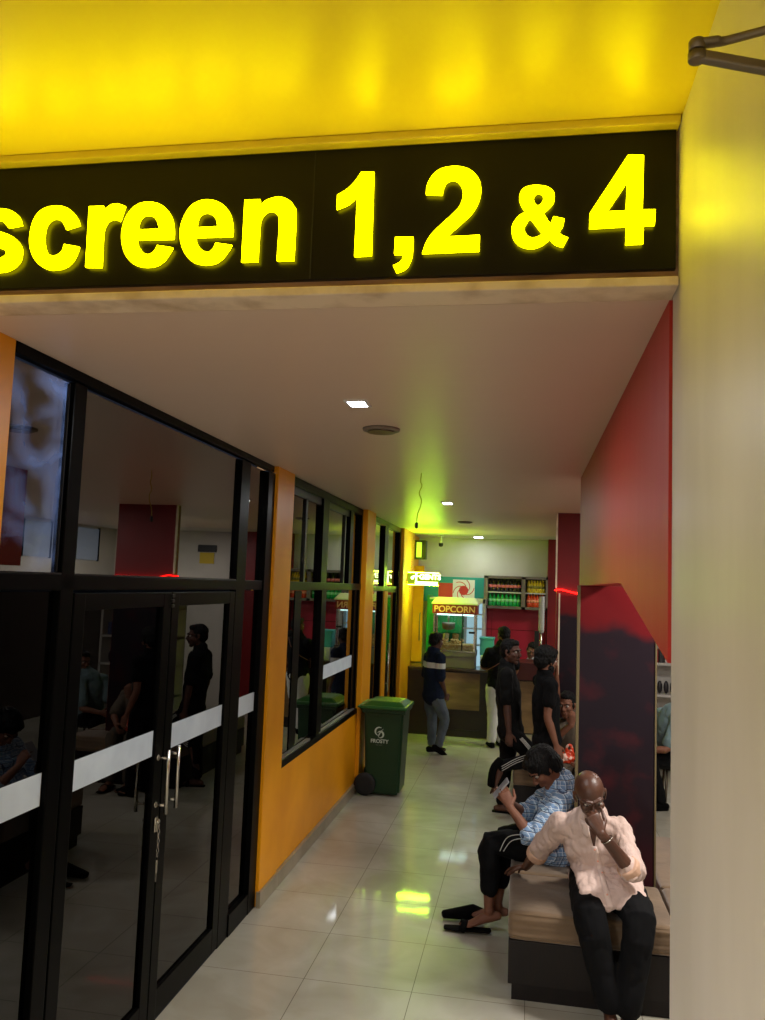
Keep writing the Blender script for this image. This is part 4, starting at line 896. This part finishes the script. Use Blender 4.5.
def torso(mb, s, grow=0.0, flare=0.0):
    P0, N_ = V(s['pelvis']), V(s['neck']) - V((0, 0, s.get('necklow', .0))); L_, R_ = V(s['shL']), V(s['shR']); sd = (R_ - L_).normalized(); mid = (L_ + R_) / 2
    ch = V(s.get('chest', (P0 * .35 + mid * .65) + V(s.get('back', (0, 0, 0))))); wa = P0 * .68 + ch * .32 + V(s.get('back', (0, 0, 0))) * .5
    w = (R_ - L_).length / 2
    w = max(w, s.get('halfw', .15)); g = grow
    mb.tube([P0 - (wa - P0) * .12, wa, ch, mid + (N_ - mid) * .15, N_], [(.145 + g + flare, .1 + g + flare), (.138 + g, .096 + g), (w * .96 + g * .6, .105 + g), (w * .84 + g * .3, .078 + g * .5), (.06 + g, .058 + g)], 20, side=sd, sub=3)
    return sd
def human(label, s, group=None):
    t = thing('person', label, 'person', s['loc'], group)
    sc = s.get('k', 1.0); skin = s['skin']; vx = s.get('vox', .006)
    b = MB(); H = hmat(s['head'], s['face'], s.get('up', (0, 0, 1)), s.get('hk', 1.0))
    into(b, head_shape, H)
    hd = V(s['head']); base = H @ V((0, -.012, -.06)); N_ = V(s['neck'])
    b.tube([N_ - V((0, 0, .04)), N_, base, H @ V((0, -.012, -.02))], [.062, .055, .052, .055], 14, sub=2)
    core = dict(s); 
    P0 = V(s['pelvis']); mid = (V(s['shL']) + V(s['shR'])) / 2
    sd = (V(s['shR']) - V(s['shL'])).normalized()
    ch = V(s.get('chest', (P0 * .35 + mid * .65) + V(s.get('back', (0, 0, 0)))))
    b.tube([P0, P0 * .68 + ch * .32 + V(s.get('back', (0, 0, 0))) * .5, ch, mid, N_], [(.1, .07), (.1, .065), (.12, .075), (.09, .055), (.05, .05)], 14, side=sd, sub=2)
    for S_ in 'LR':
        a, e, w = V(s['sh' + S_]), V(s['el' + S_]), V(s['wr' + S_])
        b.tube([mid, a], [.05, .045], 10)
        b.tube([a, (a + e) / 2, e, e + (w - e) * .3, w], [.044, .041, .035, .037, .0235], 12, sub=2)
        hs = s.get('hand' + S_, {})
        f = hs.get('f', tuple(w - e)); n = hs.get('n', tuple(-sd if S_ == 'R' else sd))
        hand(b, w, f, n, S_, hs.get('curl', (22, 30, 20)), hs.get('k', 1.0), hs.get('spread', 0), hs.get('thumb', .5))
        h_ = P0 + sd * (.085 if S_ == 'R' else -.085) - V((0, 0, .03)); kn, an = V(s['kn' + S_]), V(s['an' + S_])
        b.tube([P0, h_], [.07, .065], 10)
        b.tube([h_, (h_ + kn) / 2, kn, kn + (an - kn) * .35, an], [.062, .058, .048, .047, .03], 12, sub=2)
        foot(b, an, s['toe' + S_], s.get('pitch' + S_, 0))
    body = fuse(b, 'body', skin, t, vx, 2)
    # hair
    if s.get('hair', 'short'):
        hb = MB(); into(hb, {'short': hair_short, 'big': hair_big, 'cropped': hair_cropped}[s.get('hair', 'short')], H)
        fuse(hb, 'hair', s.get('hairmat', M['hair']), t, .006 if s.get('hair') != 'cropped' else .004, 2, cloth=.006 if s.get('hair') != 'cropped' else 0, cscale=.025)
    fb = MB()
    for q in (-1, 1): fb.tube([H @ V((q * .014, .098, .022)), H @ V((q * .034, .094, .030)), H @ V((q * .052, .076, .026))], [.003, .0042, .002], 6)
    fb.build('eyebrows', s.get('browmat', M['hair']), t)
    ey = MB()
    for q in (-1, 1): ey.ell(H @ V((q * .031, .071, .006)), (.0125, .0125, .0105), sub=2)
    eo = ey.build('eyes', M['eye'], t)
    ey = MB()
    for q in (-1, 1): ey.ell(H @ V((q * .031, .0815, .005)), (.005, .005, .005), sub=2)
    ey.build('irises', M['hair'], eo)
    if s.get('moustache'):
        fb = MB(); fb.tube([H @ V((-.026, .084, -.048)), H @ V((0, .098, -.042)), H @ V((.026, .084, -.048))], [.0035, .0055, .0035], 8); fb.build('moustache', M['hair'], t)
    if s.get('beard'):
        fb = MB()
        def bd(q):
            q.ell((0, .05, -.088), (.04, .04, .028), sub=3)
            for z in (-1, 1): q.ell((z * .05, .02, -.06), (.014, .035, .035), sub=3)
        into(fb, bd, H); fuse(fb, 'beard', M['hair'], t, .005, 2, cloth=.004, cscale=.02)
    # shirt
    g = s.get('loose', .018)
    sb_ = MB(); torso(sb_, s, g, s.get('flare', .012))
    sl = s.get('sleeve', .75)
    for S_ in 'LR':
        a, e, w = V(s['sh' + S_]), V(s['el' + S_]), V(s['wr' + S_])
        sb_.tube([mid + (a - mid) * .4 + V((0, 0, .005)), a], [.066, .06 + g * .4], 12)
        if sl <= 1: sb_.tube([a, a + (e - a) * sl * .5, a + (e - a) * sl], [.06 + g * .3, .058 + g * .3, .056 + g * .5], 12)
        else: sb_.tube([a, (a + e) / 2, e, e + (w - e) * (sl - 1)], [.06 + g * .3, .054 + g * .4, .051 + g * .4, .045 + g * .4], 12, sub=2)
    if s.get('hem'):
        for p, r in s['hem']: sb_.ell(p, r, sub=3)
    for pts, rd in s.get('drape', ()): sb_.tube(pts, rd, 20, side=(1, 0, 0), sub=3)
    fuse(sb_, s.get('topname', 'shirt'), s['top'], t, max(vx, .007), 3, cloth=s.get('wrinkle', .009), cscale=s.get('cscale', .09))
    # trousers
    pb = MB(); pl = s.get('plen', .95); G = s.get('pgrow', .0)
    pb.ell(P0 - V((0, 0, .01)), (.165, .135, .12), rot=Matrix.Rotation(math.atan2(sd.y, sd.x), 3, 'Z'), sub=3)
    for S_ in 'LR':
        h_ = P0 + sd * (.082 if S_ == 'R' else -.082) - V((0, 0, .03)); kn, an = V(s['kn' + S_]), V(s['an' + S_])
        pb.tube([h_, (h_ + kn) / 2, kn, kn + (an - kn) * .5 * pl, kn + (an - kn) * pl], [.098 + G, .088 + G, .068 + G, .06 + G, .055 + G], 14, sub=2)
    fuse(pb, s.get('botname', 'trousers'), s['bottom'], t, max(vx, .007), 3, cloth=.008, cscale=.1)
    for S_ in 'LR':
        if s.get('shoe'): shoe(s['an' + S_], s['toe' + S_], s.get('pitch' + S_, 0), 'sandal' if s['shoe'] == 'sandal' else 'shoe', M['sandal'], t, s['shoe'])
    return t, H

def ring_cuff(parent, p, d, r, m, name='cuff', w=.02):
    p = V(p); d = V(d).normalized(); mb = MB(); mb.tube([p - d * w, p, p + d * w], [r * .96, r, r * .98], 16, caps=False); return fuse(mb, name, m, parent, .006, 2, cloth=.004, cscale=.04)
def stripe(parent, pts, m=None, r=.004):
    mb = MB(); mb.tube(pts, [(r, .0025)] * len(pts), 6, sub=5); return mb.build('side_stripe', m or M['white_cloth'], parent)

# 1 the elderly man on the near cushion
old, H1 = human('bald elderly man in pale pink shirt covering his face, seated on near cushion', dict(
    loc=(.47, 4.85, 0), head=(.355, 4.50, 1.09), face=(.14, -.88, -.48), up=(-.10, -.50, .86), neck=(.378, 4.655, .97), shR=(.215, 4.72, .865), shL=(.52, 4.66, .88), chest=(.40, 4.74, .78), halfw=.165,
    elR=(.115, 4.90, .675), wrR=(.035, 5.02, .525), elL=(.575, 4.49, .715), wrL=(.402, 4.365, .935), pelvis=(.47, 4.93, .555),
    handR=dict(f=(-.3, .35, -.16), n=(-.05, -.1, -1), curl=(14, 16, 10), spread=.6), handL=dict(f=(-.42, .14, .75), n=(-.3, .9, -.1), curl=(50, 75, 50), thumb=.4, k=1.02),
    knR=(.355, 4.43, .50), anR=(.455, 4.37, .11), knL=(.60, 4.42, .51), anL=(.535, 4.36, .10), toeR=(.1, -1, 0), toeL=(-.15, -1, 0), pitchR=12, pitchL=8,
    skin=M['skin_old'], hair='cropped', hairmat=M['stubble'], browmat=M['stubble'], top=M['shirt_pink'], bottom=M['pants_black'], sleeve=1.16, loose=.03, flare=.03, wrinkle=.012, cscale=.055, necklow=.035, vox=.0035, plen=.93,
    pgrow=.016,
    drape=[([(.45, 4.86, .70), (.46, 4.74, .665), (.47, 4.62, .62), (.475, 4.52, .585), (.478, 4.475, .55)], [(.16, .09), (.175, .075), (.178, .05), (.168, .04), (.14, .022)]), ([(.40, 4.50, .57), (.445, 4.472, .545), (.455, 4.465, .53)], [(.07, .018), (.045, .014), (.012, .008)]), ([(.55, 4.50, .57), (.575, 4.462, .54), (.58, 4.452, .515)], [(.06, .018), (.04, .014), (.012, .008)])]))
ring_cuff(old, (.098, 4.93, .635), (-.08, .12, -.15), .062, M['cuff_peach'], 'rolled_cuff', .026)
ring_cuff(old, (.552, 4.47, .745), (-.145, -.12, .19), .062, M['cuff_peach'], 'rolled_cuff', .026)
from mathutils.bvhtree import BVHTree
shirt_o = [c for c in old.children if c.name.startswith('shirt')][0]
def surf(o): 
    me = o.data; return BVHTree.FromPolygons([v.co.copy() for v in me.vertices], [tuple(p.vertices) for p in me.polygons])
tree = surf(shirt_o)
def on_cloth(x, z, off):
    h = tree.ray_cast(V((x, 3.9, z)), V((0, 1, 0)))
    if h[0] is None: h = tree.find_nearest(V((x, 4.6, z)))
    n = h[1] if h[1].y < 0 else -h[1]
    return h[0] + n * off
def patch(name, m, parent, A, B, Cc, D, nu=10, nv=8, off=.004, puff=.004):
    # a strip of cloth laid over the shirt: corners in (x, z), with its own thickness
    t = MB(); top = []; 
    for i in range(nu + 1):
        row = []
        for k in range(nv + 1):
            u, v = i / nu, k / nv
            p = (V(A) * (1 - u) + V(B) * u) * (1 - v) + (V(D) * (1 - u) + V(Cc) * u) * v
            edge = min(u, 1 - u, v, 1 - v)
            row.append((p, off + puff * min(1, edge * 6)))
        top.append(row)
    F_ = [[t.bm.verts.new(on_cloth(p.x, p.y, o_)) for p, o_ in r] for r in top]; Bk = [[t.bm.verts.new(on_cloth(p.x, p.y, -.006)) for p, o_ in r] for r in top]
    for i in range(nu):
        for k in range(nv):
            t.bm.faces.new((F_[i][k], F_[i + 1][k], F_[i + 1][k + 1], F_[i][k + 1])); t.bm.faces.new((Bk[i][k], Bk[i][k + 1], Bk[i + 1][k + 1], Bk[i + 1][k]))
    per = [(i, 0) for i in range(nu)] + [(nu, k) for k in range(nv)] + [(i, nv) for i in range(nu, 0, -1)] + [(0, k) for k in range(nv, 0, -1)]
    for a_, b_ in zip(per, per[1:] + per[:1]): t.bm.faces.new((F_[a_[0]][a_[1]], F_[b_[0]][b_[1]], Bk[b_[0]][b_[1]], Bk[a_[0]][a_[1]]))
    o = t.build(name, m, parent)
    for p_ in o.data.polygons: p_.use_smooth = True
    return o
def V2(*a): return V((a[0], a[1]))
M['placket'] = mat('pale_pink_double_cotton', (222, 198, 188), .85, bump=.3, bscale=20)
patch('neck_opening', M['skin_old'], old, (.352, .905), (.402, .905), (.392, .80), (.384, .80), 6, 8, .001, .001)
patch('collar', M['placket'], old, (.315, .935), (.352, .925), (.372, .835), (.330, .862), 8, 8, .006, .005)
patch('collar', M['placket'], old, (.402, .925), (.442, .935), (.428, .862), (.398, .828), 8, 8, .006, .005)
patch('button_placket', M['placket'], old, (.376, .80), (.402, .80), (.476, .545), (.446, .545), 4, 24, .003, .003)
patch('chest_pocket', M['placket'], old, (.455, .83), (.51, .83), (.515, .765), (.462, .765), 8, 8, .002, .003)
patch('hem_band', M['placket'], old, (.325, .572), (.445, .556), (.445, .545), (.325, .560), 12, 3, .002, .001)
for u in (.06, .30, .54, .78):
    x, z = .389 + (.461 - .389) * u, .80 - .255 * u; cb = MB(); cb.ell(on_cloth(x, z, .008), (.0055, .003, .0055), sub=2); cb.build('button', M['popletter'], old)
wt = MB(); wt.tube([(.455 + .03 * math.cos(a), 4.383 + .012 * math.cos(a), .888 + .0) if False else V((.43, 4.377, .905)) + (V((.8, .0, .64)) * math.cos(a) + V((.3, -.95, 0)) * math.sin(a)) * .029 for a in [2 * PI * i / 16 for i in range(17)]], .0035, 6, caps=False); wt.build('bracelet', M['chrome'], old)

# 2 the boy in the plaid shirt
boy, H2 = human('young man in blue plaid shirt bending over his phone on left side of bench', dict(
    loc=(.2, 5.45, 0), head=(.14, 5.36, 1.025), face=(-.66, -.22, -.70), up=(-.6, -.1, .75), neck=(.235, 5.42, .93), shL=(.25, 5.265, .845), shR=(.235, 5.60, .845), chest=(.255, 5.44, .78), back=(.0, 0, 0), halfw=.18,
    elL=(.075, 5.19, .64), wrL=(-.065, 5.24, .80), elR=(.03, 5.64, .66), wrR=(-.10, 5.44, .79), pelvis=(.21, 5.46, .565),
    handL=dict(f=(-.35, .15, .75), n=(-.2, .8, -.1), curl=(30, 40, 30)), handR=dict(f=(-.5, -.3, .7), n=(-.1, -.8, .0), curl=(30, 45, 30)),
    knL=(-.185, 5.34, .545), anL=(-.185, 5.345, .145), knR=(-.10, 5.58, .52), anR=(-.135, 5.46, .14), toeL=(-.95, -.12, 0), toeR=(-1, .05, 0), pitchL=14, pitchR=6,
    skin=M['skin'], hair='big', top=M['plaid'], bottom=M['pants_black'], sleeve=1.14, loose=.045, flare=.02, wrinkle=.011, cscale=.05, vox=.004, plen=.66, pgrow=.008,
    hem=[((.08, 5.33, .62), (.06, .07, .07)), ((.30, 5.44, .52), (.08, .13, .06))]))
shoe((-.25, 5.33, .10), (-1, -.05, 0), 0, 'sandal', M['sandal'], boy, 'sandal'); shoe((-.29, 5.50, .10), (-1, -.08, 0), 0, 'sandal', M['sandal'], boy, 'shoe')
for dz in (0, .022): stripe(boy, [(.15, 5.265 - dz * .2, .60 + dz), (.05, 5.235 - dz * .1, .625 + dz), (-.05 - dz, 5.245, .60 + dz), (-.10 - dz, 5.255, .53)])
ph = thing('mobile_phone', 'silver edged mobile phone held up by the young man in plaid', 'phone', (-.14, 5.25, .9))
R_ = Matrix.Rotation(math.radians(38), 4, 'Y') @ Matrix.Rotation(math.radians(15), 4, 'Z')
a = MB(); a.box((-.004, -.037, -.075), (.004, .034, .068), .003)
for v in a.bm.verts: v.co = R_ @ v.co + V((-.125, 5.30, .90))
a.build('phone_body', M['phone_back'], ph)
a = MB(); a.box((.0042, -.033, -.07), (.0052, .030, .063), .0004)
for v in a.bm.verts: v.co = R_ @ v.co + V((-.125, 5.30, .90))
a.build('phone_screen', M['phone'], ph)

# 3 man in dark T-shirt and striped track pants
m3, H3 = human('man in charcoal T-shirt and white-striped track pants standing with one ankle crossed over', dict(
    loc=(-.17, 8.1, 0), head=(-.125, 8.08, 1.535), face=(.86, -.48, -.04), neck=(-.165, 8.1, 1.405), shR=(-.165, 7.94, 1.33), shL=(-.16, 8.27, 1.33), elR=(-.15, 7.90, 1.05), wrR=(-.125, 7.88, .80), elL=(-.16, 8.34, 1.06), wrL=(-.12, 8.3, .86),
    pelvis=(-.115, 8.1, .80), handR=dict(f=(.02, 0, -1)), knR=(.135, 7.98, .565), anR=(-.205, 7.93, .47), toeR=(-.35, -.1, -.9), knL=(-.15, 8.16, .45), anL=(-.19, 8.14, .09), toeL=(1, -.1, 0), pitchR=0,
    skin=M['skin_dark'], hair='short', moustache=True, top=M['tee_black'], topname='t_shirt', bottom=M['pants_black'], sleeve=.8, loose=.02, vox=.006, plen=.92, botname='track_pants'))
for k in range(3): stripe(m3, [(-.18 - k * .002, 7.862, .45 + k * .02), (-.06, 7.868, .525 + k * .02), (.06, 7.885, .575 + k * .02), (.13, 7.90, .60 + k * .02)], r=.005)
for k in range(3): stripe(m3, [(-.10 + k * .016, 7.995, .80), (-.02 + k * .016, 7.93, .74), (.06 + k * .016, 7.895, .66), (.125 + k * .01, 7.895, .60)], r=.005)
shoe((-.19, 8.14, .09), (1, -.1, 0), 0, 'sandal', M['sandal'], m3, 'sandal')
a = MB(); a.tube([(-.20, 7.91, .54), (-.25, 7.895, .48), (-.275, 7.89, .40), (-.28, 7.89, .30)], [(.045, .016)] * 4, 12, side=(.75, -.6, 0), sub=2); a.build('sandal', M['sandal'], m3)

# 4 second man in black beside the bench
m4, H4 = human('man in black T-shirt standing with his back turned, hand raised to his face', dict(
    loc=(.27, 7.72, 0), head=(.262, 7.70, 1.50), face=(.80, .55, -.12), neck=(.245, 7.69, 1.375), shR=(.30, 7.54, 1.30), shL=(.20, 7.85, 1.30), elR=(.27, 7.49, 1.03), wrR=(.35, 7.47, .79), elL=(.36, 7.94, 1.12), wrL=(.355, 7.82, 1.36),
    pelvis=(.275, 7.70, .80), handL=dict(f=(.02, -.1, 1), n=(-1, 0, 0), curl=(10, 12, 8), spread=.5), knR=(.33, 7.62, .43), anR=(.32, 7.58, .09), knL=(.25, 7.78, .43), anL=(.25, 7.78, .09), toeR=(.8, .4, 0), toeL=(.8, .4, 0),
    skin=M['skin'], hair='big', beard=True, top=M['pants_black'], topname='t_shirt', bottom=M['pants_black'], sleeve=.55, loose=.02, vox=.006, shoe='shoe'))

m4.location.x -= .055
# 5 walking man in navy
m5, H5 = human('man in navy T-shirt with white chest band and grey jeans walking past the counter', dict(
    loc=(-1.12, 10.7, 0), head=(-1.13, 10.68, 1.425), face=(.62, .75, -.15), neck=(-1.165, 10.68, 1.30), shR=(-1.06, 10.56, 1.22), shL=(-1.24, 10.82, 1.22), elR=(-1.05, 10.56, .96), wrR=(-.99, 10.66, .76), elL=(-1.27, 10.84, .96), wrL=(-1.26, 10.90, .74),
    pelvis=(-1.15, 10.70, .74), knR=(-.99, 10.66, .44), anR=(-1.05, 10.58, .12), toeR=(.7, .5, 0), pitchR=30, knL=(-1.17, 10.78, .42), anL=(-1.16, 10.76, .085), toeL=(.7, .5, 0), handR=dict(k=.95),
    skin=M['skin_dark'], hair='short', top=M['navy_band'], topname='t_shirt', bottom=M['jeans'], botname='jeans', sleeve=.9, loose=.03, vox=.006, shoe='shoe', hk=.97))
# 6 customer leaning on the counter
m6, H6 = human('man in black shirt and white trousers leaning on the snack counter', dict(
    loc=(-.37, 11.4, 0), head=(-.285, 11.42, 1.50), face=(-.55, .83, -.15), neck=(-.30, 11.40, 1.375), shR=(-.15, 11.48, 1.28), shL=(-.47, 11.34, 1.27), elR=(-.10, 11.52, 1.03), wrR=(-.22, 11.58, .86), elL=(-.555, 11.42, 1.06), wrL=(-.36, 11.58, 1.02),
    pelvis=(-.33, 11.38, .82), knR=(-.29, 11.40, .45), anR=(-.28, 11.42, .09), knL=(-.40, 11.36, .45), anL=(-.41, 11.32, .09), toeR=(-.3, 1, 0), toeL=(-.3, 1, 0),
    skin=M['skin'], hair='short', top=M['pants_black'], bottom=M['white_cloth'], sleeve=.75, loose=.024, vox=.006, pgrow=.012, shoe='shoe'))
a = MB(); a.tube([(-.17, 11.36, 1.33), (-.25, 11.27, 1.20), (-.38, 11.235, 1.10), (-.50, 11.28, 1.03)], [(.006, .003)] * 4, 8, sub=4); a.build('shoulder_strap', M['skin'], m6)
# 7 seated person in taupe by the far pillar
m7, H7 = human('person in taupe clothes sitting by the far pillar, arm raised to the face', dict(
    loc=(.42, 8.1, 0), head=(.405, 7.98, 1.075), face=(-.35, -.9, -.1), neck=(.47, 8.05, .965), shR=(.36, 8.03, .87), shL=(.62, 8.08, .88), elR=(.31, 7.84, .80), wrR=(.44, 7.76, .93), elL=(.66, 7.92, .70), wrL=(.55, 7.78, .62),
    pelvis=(.49, 8.15, .565), knR=(.38, 7.74, .52), anR=(.38, 7.74, .1), knL=(.58, 7.76, .52), anL=(.58, 7.76, .1), toeR=(-.2, -1, 0), toeL=(0, -1, 0), handR=dict(f=(.1, -.1, 1), n=(.2, .9, 0), curl=(40, 50, 30)),
    skin=M['skin'], hair='short', top=M['grey_cloth'], bottom=M['grey_cloth'], sleeve=.8, loose=.035, flare=.03, vox=.006, shoe='sandal'))
bg = thing('plastic_bag', 'crumpled orange-red plastic bag on the lap of the person in taupe', 'bag', (.4, 7.82, .56))
a = MB(); a.ell((.40, 7.80, .62), (.085, .07, .06), sub=3); a.ell((.43, 7.79, .66), (.045, .04, .045), sub=3); fuse(a, 'bag_body', M['bag'], bg, .006, 1, cloth=.02, cscale=.05)
a = MB(); a.tube([(.40, 7.79, .67), (.405, 7.78, .73), (.44, 7.78, .74), (.46, 7.79, .66)], [(.012, .003)] * 4, 8, sub=3); a.build('bag_handle', M['bag'], bg)
# 8 person in teal glimpsed past the pillar
m8, H8 = human('person in dusty teal shirt and dark trousers seen between pillar and white pier', dict(
    loc=(1.5, 8.95, 0), head=(1.60, 8.88, 1.12), face=(-.85, -.5, -.2), neck=(1.57, 8.90, .99), shR=(1.42, 9.04, .90), shL=(1.54, 8.76, .90), elR=(1.27, 8.98, .64), wrR=(1.14, 8.80, .60), elL=(1.42, 8.62, .62), wrL=(1.22, 8.66, .58),
    pelvis=(1.52, 8.98, .50), knR=(1.24, 8.86, .47), anR=(1.34, 8.86, .09), knL=(1.28, 8.68, .47), anL=(1.38, 8.70, .09), toeR=(-1, -.3, 0), toeL=(-1, -.3, 0),
    skin=M['skin'], hair='short', top=M['teal_cloth'], bottom=M['pants_black'], sleeve=.8, loose=.03, vox=.007, shoe='shoe'))
st_ = thing('stool', 'low dark stool under the person in teal', 'stool', (1.55, 9.0, 0))
a = MB(); a.lathe((1.56, 9.02, .36), [(.17, 0), (.18, .02), (.17, .05)], 24); a.build('seat', M['black'], st_)
for x in (-.11, .11):
    for y in (-.11, .11): a = MB(); a.cyl((1.56 + x, 9.02 + y, 0), (1.56 + x * .8, 9.02 + y * .8, .37), .014, 10); a.build('leg', M['dark_metal'], st_)
# 9 person behind the far counter
m9, H9 = human('person with black hair behind the far counter, face just above its top', dict(
    loc=(.12, 12.6, 0), head=(.115, 12.5, 1.235), face=(-.1, -.95, -.35), up=(.3, -.2, .9), neck=(.13, 12.58, 1.12), shR=(-.02, 12.6, 1.03), shL=(.28, 12.6, 1.03), elR=(-.08, 12.52, .85), wrR=(.0, 12.42, .80), elL=(.33, 12.52, .85), wrL=(.22, 12.42, .80),
    pelvis=(.13, 12.78, .62), knR=(.05, 12.5, .60), anR=(.05, 12.55, .12), knL=(.22, 12.5, .60), anL=(.22, 12.55, .12), toeR=(0, -1, 0), toeL=(0, -1, 0),
    skin=M['skin'], hair='short', top=M['white_cloth'], bottom=M['pants_black'], sleeve=.8, vox=.008))
# ------------------------------------------------------------------ light
def area(name, loc, size, power, col=(1, 1, 1), rot=(0, 0, 0), sy=None, spread=None):
    l = bpy.data.lights.new(name, 'AREA'); l.energy = power; l.color = col; l.size = size
    if sy: l.shape = 'RECTANGLE'; l.size_y = sy
    if spread: l.spread = spread
    o = bpy.data.objects.new(name, l); o.location = loc; o.rotation_euler = rot; C.objects.link(o); return o
W = (1.0, .96, .90); CW = (.93, .97, 1.0)
area('lamp_passage', (-.735, 3.4, ZC - .012), .09, 17, CW)
area('lamp_green', (-.74, 7.6, ZC - .012), .1, 12, CW)
area('lamp_counter', (-.74, 12.55, ZC - .012), .2, 4, CW)
area('lamp_hall_near', (1.7, 4.2, ZC - .02), .5, 90, W)
area('lamp_hall_mid', (2.1, 7.2, ZC - .02), .5, 42, W)
area('lamp_hall_far', (2.0, 11.2, ZC - .02), .5, 62, W)
area('lamp_lobby', (-.7, -2.5, 3.33), .8, 25, (1, .96, .93))
area('fill_lobby_wall', (-1.66, -1.5, 1.25), .6, 115, (1, .97, .95), rot=(math.radians(62), 0, math.radians(-60)), spread=math.radians(110))  # added unseen fill to brighten the lower white pier
area('lamp_popcorn', (-1.02, 12.1, 1.72), .5, 1.5, (.8, 1, .97))
l = bpy.data.lights.new('lamp_outside', 'POINT'); l.energy = 90; l.color = (.62, .75, 1); l.shadow_soft_size = .2; o = bpy.data.objects.new('lamp_outside', l); o.location = (-2.7, 3.0, 3.0); C.objects.link(o)

w = bpy.data.worlds.new('World'); bpy.context.scene.world = w; w.use_nodes = True
w.node_tree.nodes['Background'].inputs[0].default_value = (.02, .025, .04, 1); w.node_tree.nodes['Background'].inputs[1].default_value = .5

# ------------------------------------------------------------------ camera
cam = bpy.data.cameras.new('camera'); co = bpy.data.objects.new('camera', cam); C.objects.link(co)
yaw, pitch, roll, fpx = -.17700512, .09042220, .03708002, 811.66
F = V((math.sin(yaw) * math.cos(pitch), math.cos(yaw) * math.cos(pitch), math.sin(pitch))); r = V((math.cos(yaw), -math.sin(yaw), 0)); u = r.cross(F)
r2 = r * math.cos(roll) + u * math.sin(roll); u2 = -r * math.sin(roll) + u * math.cos(roll)
co.matrix_world = Matrix(((r2.x, u2.x, -F.x, 0), (r2.y, u2.y, -F.y, 0), (r2.z, u2.z, -F.z, 2.15), (0, 0, 0, 1)))
cam.sensor_fit = 'VERTICAL'; cam.sensor_height = 36; cam.lens = 36 * fpx / 1020; cam.clip_start = .05; cam.clip_end = 100
sc = bpy.context.scene; sc.camera = co
vs = sc.view_settings; vs.view_transform = 'Standard'; vs.look = 'None'; vs.exposure = 0.0; vs.gamma = 1; vs.use_curve_mapping = False
sc.cycles.max_bounces = 8; sc.cycles.transparent_max_bounces = 12; sc.cycles.sample_clamp_indirect = 4.0
